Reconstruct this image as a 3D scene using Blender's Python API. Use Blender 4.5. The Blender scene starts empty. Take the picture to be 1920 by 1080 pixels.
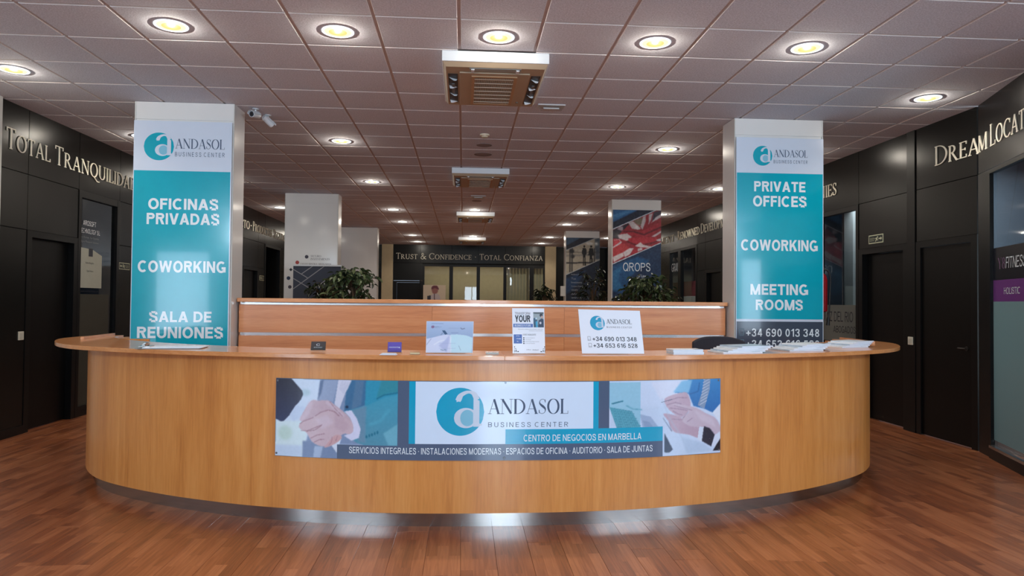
import bpy, bmesh, math, random
import numpy as np
from mathutils import Vector, Matrix
random.seed(7); np.random.seed(7)
scn = bpy.context.scene
COL = scn.collection
PI = math.pi

# ------------------------------------------------------------------ camera, sky, daylight, exposure
ZC = 1.43
YAW, PITCH, ROLL, FPX = 0.0697199, 0.0208093, 0.00907548, 1305.12
cy_, sy_, cp_, sp_, cr_, sr_ = math.cos(YAW), math.sin(YAW), math.cos(PITCH), math.sin(PITCH), math.cos(ROLL), math.sin(ROLL)
CF = Vector((sy_*cp_, cy_*cp_, sp_)); _r = Vector((cy_, -sy_, 0)); _u = _r.cross(CF)
CR = cr_*_r + sr_*_u; CU = -sr_*_r + cr_*_u
cam_d = bpy.data.cameras.new('camera'); cam = bpy.data.objects.new('camera', cam_d); COL.objects.link(cam)
cam_d.sensor_width = 36.0; cam_d.lens = FPX/1920*36.0; cam_d.clip_start = 0.05; cam_d.clip_end = 200
cam.matrix_world = Matrix(((CR.x, CU.x, -CF.x, 0), (CR.y, CU.y, -CF.y, 0), (CR.z, CU.z, -CF.z, ZC), (0, 0, 0, 1)))
scn.camera = cam
scn.view_settings.view_transform = 'Standard'; scn.view_settings.look = 'None'
scn.view_settings.gamma = 1.0; scn.view_settings.use_curve_mapping = False
scn.view_settings.exposure = 0.88
H = ZC + 2.003            # underside of the ceiling tiles

world = bpy.data.worlds.new('world'); scn.world = world; world.use_nodes = True
wb = world.node_tree.nodes['Background']; wb.inputs[0].default_value = (0.62, 0.76, 1.0, 1); wb.inputs[1].default_value = 0.35

def area_light(name, loc, rot, sx, sy, watts, color):
    l = bpy.data.lights.new(name, 'AREA'); l.shape = 'RECTANGLE'; l.size = sx; l.size_y = sy; l.energy = watts; l.color = color
    o = bpy.data.objects.new(name, l); o.location = loc; o.rotation_euler = rot; COL.objects.link(o); return o
DAY = (0.70, 0.85, 1.0)
# daylight through the entrance glazing behind the camera; the upper pair is added fill
area_light('daylight_door', (0.62, -2.55, 1.4), (PI/2, 0, 0), 1.0, 2.5, 75, DAY)
area_light('daylight_left', (-6.6, -2.55, 1.35), (PI/2, 0, 0), 1.3, 2.4, 44, DAY)
area_light('daylight_right', (7.6, -2.55, 1.35), (PI/2, 0, 0), 1.5, 2.4, 60, DAY)
area_light('fill_upper_left', (-4.2, -2.55, 3.0), (PI/2, 0, 0), 2.6, 0.62, 140, DAY)  # added fill from an unseen high strip, brightens desk and ceiling
area_light('fill_upper_right', (5.0, -2.55, 3.0), (PI/2, 0, 0), 3.0, 0.62, 165, DAY)
area_light('light_fitness_studio', (6.3, 7.2, 3.2), (0, 0, 0), 1.4, 1.6, 20, (0.82, 0.93, 1.0))
area_light('daylight_fitness_studio', (7.12, 5.7, 1.6), (PI/2, 0, PI/2), 1.8, 2.4, 44, (0.82, 0.95, 1.0))
area_light('light_back_office', (0.6, 26.0, 2.95), (0, 0, 0), 4.6, 0.8, 16, (1.0, 0.90, 0.72))
area_light('light_law_office', (5.9, 9.9, 2.9), (0, 0, 0), 0.8, 1.0, 5, (0.85, 0.93, 1.0))
area_light('light_far_office', (5.9, 16.2, 2.9), (0, 0, 0), 0.8, 1.6, 10, (0.95, 0.95, 1.0))
LAMP_W = 4.5; BEAM_W = 16.0

# ------------------------------------------------------------------ measuring: where a sight line meets a real plane
def ray(px, py): return CF + (px-960)/FPX*CR - (py-540)/FPX*CU
def hit(px, py, p0, n):
    d = ray(px, py); o = Vector((0, 0, ZC)); n = Vector(n)
    return o + d*((Vector(p0)-o).dot(n)/d.dot(n))
def onY(px, py, Y): return hit(px, py, (0, Y, 0), (0, 1, 0))
def onX(px, py, X): return hit(px, py, (X, 0, 0), (1, 0, 0))
def onZ(px, py, Z): return hit(px, py, (0, 0, Z), (0, 0, 1))

# ------------------------------------------------------------------ materials
def lin(c):
    return tuple(((v/255)/12.92 if v/255 <= 0.04045 else ((v/255+0.055)/1.055)**2.4) for v in c)
MATS = {}
def mat(name, rgb, rough=0.5, metal=0.0, spec=0.5, coat=0.0, coat_rough=0.1, var=0.0, var_scale=(8, 8, 8), bump=0.0, bump_scale=60, emit=None, estr=0):
    if name in MATS: return MATS[name]
    m = bpy.data.materials.new(name); m.use_nodes = True; nt = m.node_tree; b = nt.nodes['Principled BSDF']
    c = lin(rgb); b.inputs['Base Color'].default_value = (*c, 1); b.inputs['Roughness'].default_value = rough
    b.inputs['Metallic'].default_value = metal; b.inputs['Specular IOR Level'].default_value = spec
    b.inputs['Coat Weight'].default_value = coat; b.inputs['Coat Roughness'].default_value = coat_rough
    if emit: b.inputs['Emission Color'].default_value = (*emit, 1); b.inputs['Emission Strength'].default_value = estr
    if var or bump:
        tc = nt.nodes.new('ShaderNodeTexCoord'); mp = nt.nodes.new('ShaderNodeMapping'); mp.inputs['Scale'].default_value = var_scale
        nt.links.new(tc.outputs['Object'], mp.inputs[0])
        if var:
            n = nt.nodes.new('ShaderNodeTexNoise'); n.inputs['Scale'].default_value = 1.0; n.inputs['Detail'].default_value = 5
            nt.links.new(mp.outputs[0], n.inputs['Vector'])
            r = nt.nodes.new('ShaderNodeValToRGB'); r.color_ramp.elements[0].position = 0.3; r.color_ramp.elements[1].position = 0.7
            r.color_ramp.elements[0].color = (*[v*(1-var) for v in c], 1); r.color_ramp.elements[1].color = (*[min(1, v*(1+var)) for v in c], 1)
            nt.links.new(n.outputs[0], r.inputs[0]); nt.links.new(r.outputs[0], b.inputs['Base Color'])
        if bump:
            n2 = nt.nodes.new('ShaderNodeTexNoise'); n2.inputs['Scale'].default_value = bump_scale; n2.inputs['Detail'].default_value = 3
            nt.links.new(tc.outputs['Object'], n2.inputs['Vector'])
            bp = nt.nodes.new('ShaderNodeBump'); bp.inputs['Strength'].default_value = bump; bp.inputs['Distance'].default_value = 0.002
            nt.links.new(n2.outputs[0], bp.inputs['Height']); nt.links.new(bp.outputs[0], b.inputs['Normal'])
    MATS[name] = m; return m

def wood(name, dark, mid, light, scale, rough=0.32, coat=0.35, coat_rough=0.2, rand=0.0):
    """veneer: noise stretched along the grain (small scale value = long direction)"""
    m = bpy.data.materials.new(name); m.use_nodes = True; nt = m.node_tree; b = nt.nodes['Principled BSDF']; L = nt.links.new
    tc = nt.nodes.new('ShaderNodeTexCoord'); mp = nt.nodes.new('ShaderNodeMapping'); mp.inputs['Scale'].default_value = scale
    oi = nt.nodes.new('ShaderNodeObjectInfo'); va = nt.nodes.new('ShaderNodeVectorMath'); va.operation = 'ADD'
    ms = nt.nodes.new('ShaderNodeMath'); ms.operation = 'MULTIPLY'; ms.inputs[1].default_value = 23.0
    L(oi.outputs['Random'], ms.inputs[0]); L(mp.outputs[0], va.inputs[0]); L(ms.outputs[0], va.inputs[1]); L(tc.outputs['Object'], mp.inputs[0])
    n = nt.nodes.new('ShaderNodeTexNoise'); n.inputs['Scale'].default_value = 1; n.inputs['Detail'].default_value = 6; n.inputs['Roughness'].default_value = 0.55; n.inputs['Distortion'].default_value = 0.6
    L(va.outputs[0], n.inputs['Vector'])
    n2 = nt.nodes.new('ShaderNodeTexNoise'); n2.inputs['Scale'].default_value = 9; n2.inputs['Detail'].default_value = 3
    L(va.outputs[0], n2.inputs['Vector'])
    r = nt.nodes.new('ShaderNodeValToRGB'); e = r.color_ramp.elements
    e[0].position = 0.3; e[0].color = (*lin(dark), 1); e[1].position = 0.72; e[1].color = (*lin(light), 1)
    e2 = r.color_ramp.elements.new(0.5); e2.color = (*lin(mid), 1)
    mx = nt.nodes.new('ShaderNodeMath'); mx.operation = 'MULTIPLY_ADD'; mx.inputs[1].default_value = 0.35
    sc = nt.nodes.new('ShaderNodeMath'); sc.operation = 'MULTIPLY_ADD'; sc.inputs[1].default_value = 0.72; sc.inputs[2].default_value = -0.03
    L(n2.outputs[0], mx.inputs[0]); L(sc.outputs[0], mx.inputs[2]); L(n.outputs[0], sc.inputs[0]); L(mx.outputs[0], r.inputs[0])
    hs = nt.nodes.new('ShaderNodeHueSaturation'); L(r.outputs[0], hs.inputs['Color'])
    mv = nt.nodes.new('ShaderNodeMapRange'); mv.inputs['To Min'].default_value = 1-rand; mv.inputs['To Max'].default_value = 1+rand
    L(oi.outputs['Random'], mv.inputs['Value']); L(mv.outputs[0], hs.inputs['Value']); L(hs.outputs[0], b.inputs['Base Color'])
    b.inputs['Roughness'].default_value = rough; b.inputs['Coat Weight'].default_value = coat; b.inputs['Coat Roughness'].default_value = coat_rough
    MATS[name] = m; return m

def laminate():
    """three-strip laminate print: strips across the board, staggered, on top of grain"""
    m = bpy.data.materials.new('laminate_floor'); m.use_nodes = True; nt = m.node_tree; b = nt.nodes['Principled BSDF']; L = nt.links.new
    tc = nt.nodes.new('ShaderNodeTexCoord'); oi = nt.nodes.new('ShaderNodeObjectInfo')
    sep = nt.nodes.new('ShaderNodeSeparateXYZ'); L(tc.outputs['Object'], sep.inputs[0])
    comb = nt.nodes.new('ShaderNodeCombineXYZ')
    ofs = nt.nodes.new('ShaderNodeMath'); ofs.operation = 'MULTIPLY_ADD'; ofs.inputs[1].default_value = 40.0
    L(oi.outputs['Random'], ofs.inputs[0]); L(sep.outputs['Y'], ofs.inputs[2])
    L(ofs.outputs[0], comb.inputs['X']); L(sep.outputs['X'], comb.inputs['Y'])
    br = nt.nodes.new('ShaderNodeTexBrick'); br.offset = 0.37; br.offset_frequency = 2; br.squash = 1
    br.inputs['Scale'].default_value = 1; br.inputs['Brick Width'].default_value = 0.44; br.inputs['Row Height'].default_value = 0.066
    br.inputs['Mortar Size'].default_value = 0.0; br.inputs['Bias'].default_value = 0.0
    br.inputs['Color1'].default_value = (0, 0, 0, 1); br.inputs['Color2'].default_value = (1, 1, 1, 1)
    L(comb.outputs[0], br.inputs['Vector'])
    mp = nt.nodes.new('ShaderNodeMapping'); mp.inputs['Scale'].default_value = (46, 2.2, 10); L(tc.outputs['Object'], mp.inputs[0])
    va = nt.nodes.new('ShaderNodeVectorMath'); va.operation = 'ADD'; L(mp.outputs[0], va.inputs[0])
    sh = nt.nodes.new('ShaderNodeMath'); sh.operation = 'MULTIPLY'; sh.inputs[1].default_value = 17; L(br.outputs['Color'], sh.inputs[0]); L(sh.outputs[0], va.inputs[1])
    n = nt.nodes.new('ShaderNodeTexNoise'); n.inputs['Scale'].default_value = 1; n.inputs['Detail'].default_value = 6; n.inputs['Distortion'].default_value = 1.2; L(va.outputs[0], n.inputs['Vector'])
    mx = nt.nodes.new('ShaderNodeMath'); mx.operation = 'MULTIPLY_ADD'; mx.inputs[1].default_value = 0.32
    sc = nt.nodes.new('ShaderNodeMath'); sc.operation = 'MULTIPLY'; sc.inputs[1].default_value = 0.75
    L(n.outputs[0], sc.inputs[0]); L(br.outputs['Color'], mx.inputs[0]); L(sc.outputs[0], mx.inputs[2])
    r = nt.nodes.new('ShaderNodeValToRGB'); e = r.color_ramp.elements
    e[0].position = 0.2; e[0].color = (*lin((104, 54, 32)), 1); e[1].position = 0.85; e[1].color = (*lin((190, 120, 78)), 1)
    e2 = e.new(0.5); e2.color = (*lin((152, 86, 50)), 1)
    L(mx.outputs[0], r.inputs[0]); L(r.outputs[0], b.inputs['Base Color'])
    b.inputs['Roughness'].default_value = 0.36; b.inputs['Coat Weight'].default_value = 0.5; b.inputs['Coat Roughness'].default_value = 0.16
    MATS['laminate'] = m; return m

def glass(name, tint=(0.9, 0.95, 0.97), ior=1.5, extra=0.0):
    m = bpy.data.materials.new(name); m.use_nodes = True; nt = m.node_tree; L = nt.links.new; nt.nodes.remove(nt.nodes['Principled BSDF'])
    tr = nt.nodes.new('ShaderNodeBsdfTransparent'); tr.inputs[0].default_value = (*tint, 1)
    gl = nt.nodes.new('ShaderNodeBsdfGlossy'); gl.inputs['Roughness'].default_value = 0.02
    fr = nt.nodes.new('ShaderNodeFresnel'); fr.inputs[0].default_value = ior
    ad = nt.nodes.new('ShaderNodeMath'); ad.operation = 'ADD'; ad.inputs[1].default_value = extra; ad.use_clamp = True; L(fr.outputs[0], ad.inputs[0])
    mx = nt.nodes.new('ShaderNodeMixShader'); ge = nt.nodes.new('ShaderNodeNewGeometry'); iv = nt.nodes.new('ShaderNodeMath'); iv.operation = 'SUBTRACT'; iv.inputs[0].default_value = 1.0; L(ge.outputs['Backfacing'], iv.inputs[1])
    mu = nt.nodes.new('ShaderNodeMath'); mu.operation = 'MULTIPLY'; L(ad.outputs[0], mu.inputs[0]); L(iv.outputs[0], mu.inputs[1]); L(mu.outputs[0], mx.inputs[0]); L(tr.outputs[0], mx.inputs[1]); L(gl.outputs[0], mx.inputs[2])
    L(mx.outputs[0], nt.nodes['Material Output'].inputs[0]); MATS[name] = m; return m

def frosted(name, rgb):
    m = bpy.data.materials.new(name); m.use_nodes = True; nt = m.node_tree; L = nt.links.new; nt.nodes.remove(nt.nodes['Principled BSDF'])
    df = nt.nodes.new('ShaderNodeBsdfDiffuse'); df.inputs[0].default_value = (*lin(rgb), 1)
    tl = nt.nodes.new('ShaderNodeBsdfTranslucent'); tl.inputs[0].default_value = (*lin(rgb), 1)
    gl = nt.nodes.new('ShaderNodeBsdfGlossy'); gl.inputs['Roughness'].default_value = 0.08
    mx = nt.nodes.new('ShaderNodeMixShader'); mx.inputs[0].default_value = 0.55; L(df.outputs[0], mx.inputs[1]); L(tl.outputs[0], mx.inputs[2])
    m2 = nt.nodes.new('ShaderNodeMixShader'); m2.inputs[0].default_value = 0.06; L(mx.outputs[0], m2.inputs[1]); L(gl.outputs[0], m2.inputs[2])
    L(m2.outputs[0], nt.nodes['Material Output'].inputs[0]); MATS[name] = m; return m

def print_mat(name, rough=0.25, coat=0.3):
    m = bpy.data.materials.new(name); m.use_nodes = True; nt = m.node_tree; b = nt.nodes['Principled BSDF']
    a = nt.nodes.new('ShaderNodeAttribute'); a.attribute_name = 'Col'; nt.links.new(a.outputs['Color'], b.inputs['Base Color'])
    b.inputs['Roughness'].default_value = rough; b.inputs['Coat Weight'].default_value = coat; b.inputs['Coat Roughness'].default_value = 0.08
    MATS[name] = m; return m

VEN = wood('beech_veneer_vertical', (192, 118, 54), (212, 138, 68), (224, 154, 84), (10, 10, 0.7), rand=0.05)
VENH = wood('beech_veneer_horizontal', (186, 110, 62), (204, 130, 78), (216, 148, 96), (0.9, 10, 16), rand=0.04)
VENT = wood('beech_edge', (190, 118, 60), (208, 136, 76), (220, 152, 94), (2.0, 14, 14), coat=0.6, coat_rough=0.08)
LAM = laminate()
TILE = mat('ceiling_tile', (204, 206, 216), 0.95, var=0.20, var_scale=(95, 95, 95), bump=0.6, bump_scale=110)
GRID = mat('ceiling_grid', (190, 180, 180), 0.8, var=0.04)
DARK = mat('charcoal_panel', (15, 15, 14), 0.27, spec=0.28, var=0.08, var_scale=(3, 3, 3), bump=0.15, bump_scale=220)
DARKF = mat('black_frame', (8, 8, 9), 0.36, spec=0.3, var=0.08)
DOORM = mat('dark_door', (7, 6, 6), 0.4, spec=0.25, var=0.1, var_scale=(4, 4, 1))
JOINT = mat('joint_backing', (14, 14, 14), 0.9, var=0.05)  # dark backing behind the panel joints
WHITE = mat('white_column', (214, 212, 210), 0.3, coat=0.25, coat_rough=0.12, var=0.02, var_scale=(2, 2, 1))
PAINT = mat('white_paint', (206, 206, 202), 0.7, var=0.03)
CREAM = mat('cream_plaster', (198, 180, 146), 0.8, var=0.04)
STEEL = mat('brushed_steel', (176, 172, 168), 0.11, metal=1.0, var=0.06, var_scale=(2, 2, 60))
_nt = STEEL.node_tree; _b = _nt.nodes['Principled BSDF']; _b.inputs['Anisotropic'].default_value = 0.92; _b.inputs['Roughness'].default_value = 0.2; _b.inputs['Anisotropic Rotation'].default_value = 0.25
_t = _nt.nodes.new('ShaderNodeTangent'); _t.direction_type = 'RADIAL'; _t.axis = 'Z'; _nt.links.new(_t.outputs[0], _b.inputs['Tangent'])
CHROME = mat('satin_strip', (226, 224, 222), 0.22, metal=1.0, var=0.04)
SCREW = mat('screw_metal', (120, 124, 130), 0.3, metal=1.0, var=0.05)
ACW = mat('ac_white', (206, 210, 214), 0.4, var=0.02)
ACB = mat('ac_beige', (170, 152, 128), 0.5, var=0.03)
BLK = mat('black_plastic', (16, 16, 17), 0.45, var=0.05)
GREYF = mat('dark_fabric', (44, 42, 50), 0.9, var=0.12, var_scale=(300, 300, 300))
PAPER = mat('white_paper', (226, 230, 240), 0.5, coat=0.2, var=0.01)
ACR = glass('clear_acrylic', (0.93, 0.96, 0.96), 1.49)
GLS = glass('window_glass', (0.86, 0.92, 0.94), 1.5, 0.01)
GLSD = glass('tinted_glass', (0.55, 0.62, 0.68), 1.55, 0.04)
TEAL = mat('teal_print', (0, 160, 182), 0.16, coat=0.5, coat_rough=0.05, var=0.02)
BANW = mat('banner_white', (200, 210, 226), 0.22, coat=0.4, coat_rough=0.06, var=0.01)
GREYP = mat('banner_slate', (64, 72, 88), 0.2, coat=0.4, coat_rough=0.06, var=0.03)
TXTW = mat('text_white', (222, 230, 236), 0.16, coat=0.5, coat_rough=0.05, var=0.01)
TXTS = mat('text_slate', (58, 76, 104), 0.4, var=0.02)
TXTD = mat('text_dark', (34, 38, 50), 0.4, var=0.02)
LETTER = mat('raised_letter_metal', (230, 224, 206), 0.45, metal=0.1, var=0.04)
PRT = print_mat('glossy_print')
PRM = print_mat('matt_print', 0.5, 0.05)
INNER = mat('interior_wall', (120, 128, 140), 0.8, var=0.05)
RED = mat('extinguisher_red', (150, 20, 30), 0.25, coat=0.4, var=0.04)
LEAFM = mat('leaf_green', (56, 72, 42), 0.3, var=0.25, var_scale=(9, 9, 9))
LEAFL = mat('leaf_light_green', (112, 126, 86), 0.3, var=0.2, var_scale=(9, 9, 9))
LEAFK = mat('leaf_deep_green', (30, 42, 28), 0.35, var=0.2, var_scale=(9, 9, 9))
BARK = mat('bark', (92, 74, 54), 0.9, var=0.2, bump=0.6)
POT = mat('clay_grey_pot', (150, 146, 140), 0.6, var=0.06)
SOIL = mat('soil', (48, 36, 28), 1.0, var=0.3, var_scale=(60, 60, 60))
FILM = frosted('frosted_film', (146, 164, 164))
FILMG = frosted('frosted_film_grey', (150, 154, 150))
OUTG = mat('pavement', (150, 146, 140), 0.9, var=0.1)

# ------------------------------------------------------------------ mesh building
WL = {}
def props(o, label=None, cat=None, group=None, kind=None):
    if label: o['label'] = label
    if cat: o['category'] = cat
    if group: o['group'] = group
    if kind: o['kind'] = kind
    return o
def thing(name, label, cat, loc=(0, 0, 0), rz=0.0, group=None):
    o = bpy.data.objects.new(name, None); o.empty_display_size = 0.1; COL.objects.link(o); o.location = loc; o.rotation_euler = (0, 0, rz)
    WL[o] = Vector(loc); return props(o, label, cat, group)

class MB:
    def __init__(s): s.v = []; s.f = []
    def add(s, vs, fs):
        n = len(s.v); s.v += [tuple(v) for v in vs]; s.f += [tuple(i+n for i in f) for f in fs]; return s
    def box(s, x0, x1, y0, y1, z0, z1, M=None):
        vs = [(x, y, z) for z in (z0, z1) for y in (y0, y1) for x in (x0, x1)]
        if M is not None: vs = [M @ Vector(v) for v in vs]
        return s.add(vs, [(0, 2, 3, 1), (4, 5, 7, 6), (0, 1, 5, 4), (2, 6, 7, 3), (0, 4, 6, 2), (1, 3, 7, 5)])
    def fbox(s, F, s0, s1, n0, n1, z0, z1):
        vs = [F(a, b, z) for z in (z0, z1) for b in (n0, n1) for a in (s0, s1)]
        return s.add(vs, [(0, 2, 3, 1), (4, 5, 7, 6), (0, 1, 5, 4), (2, 6, 7, 3), (0, 4, 6, 2), (1, 3, 7, 5)])
    def cyl(s, p0, p1, r0, r1=None, n=16):
        r1 = r0 if r1 is None else r1; p0, p1 = Vector(p0), Vector(p1); d = (p1-p0).normalized()
        a = d.orthogonal().normalized(); b = d.cross(a); vs = []
        for p, r in ((p0, r0), (p1, r1)):
            for i in range(n):
                t = 2*PI*i/n; vs.append(p + a*(r*math.cos(t)) + b*(r*math.sin(t)))
        return s.add(vs, [(i, (i+1) % n, n+(i+1) % n, n+i) for i in range(n)] + [tuple(range(n-1, -1, -1)), tuple(range(n, 2*n))])
    def lathe(s, c, prof, n=24, M=None):
        vs = []; fs = []
        for r, z in prof:
            for i in range(n):
                t = 2*PI*i/n; v = Vector((r*math.cos(t), r*math.sin(t), z))
                if M is not None: v = M @ v
                vs.append(v + Vector(c))
        for k in range(len(prof)-1):
            for i in range(n): fs.append((k*n+i, k*n+(i+1) % n, (k+1)*n+(i+1) % n, (k+1)*n+i))
        fs.append(tuple(range(n-1, -1, -1))); fs.append(tuple(range((len(prof)-1)*n, len(prof)*n)))
        return s.add(vs, fs)
    def tube(s, pts, r, n=8):
        pts = [Vector(p) for p in pts]; rs = r if isinstance(r, (list, tuple)) else [r]*len(pts); vs = []; fs = []
        a = None
        for k, p in enumerate(pts):
            d = (pts[min(k+1, len(pts)-1)]-pts[max(k-1, 0)]).normalized()
            a = d.orthogonal().normalized() if a is None else (a - d*a.dot(d)).normalized()
            b = d.cross(a)
            for i in range(n):
                t = 2*PI*i/n; vs.append(p + (a*math.cos(t) + b*math.sin(t))*rs[k])
        for k in range(len(pts)-1):
            for i in range(n): fs.append((k*n+i, k*n+(i+1) % n, (k+1)*n+(i+1) % n, (k+1)*n+i))
        fs.append(tuple(range(n-1, -1, -1))); fs.append(tuple(range((len(pts)-1)*n, len(pts)*n)))
        return s.add(vs, fs)
    def plate(s, poly, F, n0, n1):
        """poly: list of (s,z) ; F maps (s,n,z)"""
        k = len(poly); vs = [F(a, n0, z) for a, z in poly] + [F(a, n1, z) for a, z in poly]
        return s.add(vs, [tuple(range(k)), tuple(range(2*k-1, k-1, -1))] + [(i, k+i, k+(i+1) % k, (i+1) % k) for i in range(k)])
    def mesh(s, name, m, off=Vector((0, 0, 0)), smooth=False, fixn=True):
        me = bpy.data.meshes.new(name); me.from_pydata([tuple(Vector(v)-off) for v in s.v], [], s.f); me.materials.append(m)
        if fixn:
            bm = bmesh.new(); bm.from_mesh(me); bmesh.ops.recalc_face_normals(bm, faces=bm.faces); bm.to_mesh(me); bm.free()
        if smooth: me.shade_smooth()
        return me
    def build(s, name, m, parent=None, label=None, local=False, bevel=0, smooth=False, kind=None, fixn=True):
        off = Vector((0, 0, 0)) if (local or parent is None) else WL.get(parent, Vector((0, 0, 0)))
        me = s.mesh(name, m, off, smooth, fixn)
        o = bpy.data.objects.new(name, me); COL.objects.link(o); WL[o] = off.copy()
        if parent is not None: o.parent = parent
        if bevel:
            md = o.modifiers.new('bevel', 'BEVEL'); md.width = bevel; md.segments = 2; md.limit_method = 'ANGLE'; md.angle_limit = 0.7
        if smooth and not bevel:
            try: md = o.modifiers.new('split', 'EDGE_SPLIT'); md.split_angle = 0.7
            except Exception: pass
        return props(o, label, None, None, kind)

def struct(name, mb, m, parent=None, **k):
    o = mb.build(name, m, parent, **k)
    if parent is None and not o.get('kind'): o['kind'] = 'structure'
    return o
def copy_tree(o, parent=None):
    c = o.copy(); COL.objects.link(c); c.parent = parent
    for ch in list(o.children): copy_tree(ch, c)
    return c

def frame(ox, oy, dx, dy):
    l = math.hypot(dx, dy); dx /= l; dy /= l
    def F(s, n, z): return Vector((ox + dx*s + dy*n, oy + dy*s - dx*n, z))
    F.o = (ox, oy); F.d = (dx, dy); F.n = (dy, -dx)
    def meas(px, py):
        p = hit(px, py, (ox, oy, 0), (dy, -dx, 0)); return ((p.x-ox)*dx + (p.y-oy)*dy, p.z)
    F.px = meas
    return F
def planeY(Y):
    return frame(0, Y, 1, 0)

# ------------------------------------------------------------------ lettering
def sans(text, bold=0.0, track=1.0, shear=0.0):
    c = bpy.data.curves.new('t', 'FONT'); c.body = text; c.space_character = track; c.offset = bold; c.shear = shear; c.resolution_u = 3
    o = bpy.data.objects.new('t', c); COL.objects.link(o); bpy.context.view_layer.update()
    dg = bpy.context.evaluated_depsgraph_get(); me = bpy.data.meshes.new_from_object(o.evaluated_get(dg))
    vs = [(v.co.x, v.co.y) for v in me.vertices]; fs = [tuple(p.vertices) for p in me.polygons]
    bpy.data.objects.remove(o); bpy.data.curves.remove(c); bpy.data.meshes.remove(me)
    return vs, fs
def strokepoly(pts, T, t, out):
    n = len(pts); L = []; R_ = []
    for i, (x, y) in enumerate(pts):
        a = pts[max(i-1, 0)]; b = pts[min(i+1, n-1)]; dx, dy = b[0]-a[0], b[1]-a[1]; l = math.hypot(dx, dy) or 1
        dx /= l; dy /= l; w = (t + (T-t)*abs(dy)**1.6)/2
        L.append((x-dy*w, y+dx*w)); R_.append((x+dy*w, y-dx*w))
    for i in range(n-1): out.append([L[i], R_[i], R_[i+1], L[i+1]])
def bar(a, b, w, out):
    dx, dy = b[0]-a[0], b[1]-a[1]; l = math.hypot(dx, dy); nx, ny = -dy/l*w/2, dx/l*w/2
    out.append([(a[0]+nx, a[1]+ny), (a[0]-nx, a[1]-ny), (b[0]-nx, b[1]-ny), (b[0]+nx, b[1]+ny)])
def ell(cx, cy, rx, ry, a0, a1, n=22):
    return [(cx+rx*math.cos(math.radians(a0+(a1-a0)*i/n)), cy+ry*math.sin(math.radians(a0+(a1-a0)*i/n))) for i in range(n+1)]
def cr_spline(P, closed=False, k=8):
    out = []; n = len(P); rng = range(n if closed else n-1)
    for i in rng:
        p0 = P[(i-1) % n] if closed or i > 0 else P[0]; p1 = P[i % n]; p2 = P[(i+1) % n]; p3 = P[(i+2) % n] if closed or i+2 < n else P[-1]
        for j in range(k):
            u = j/k; out.append(tuple(0.5*((2*p1[c]) + (-p0[c]+p2[c])*u + (2*p0[c]-5*p1[c]+4*p2[c]-p3[c])*u*u + (-p0[c]+3*p1[c]-3*p2[c]+p3[c])*u**3) for c in range(len(p1))))
    if not closed: out.append(tuple(P[-1]))
    return out
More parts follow.
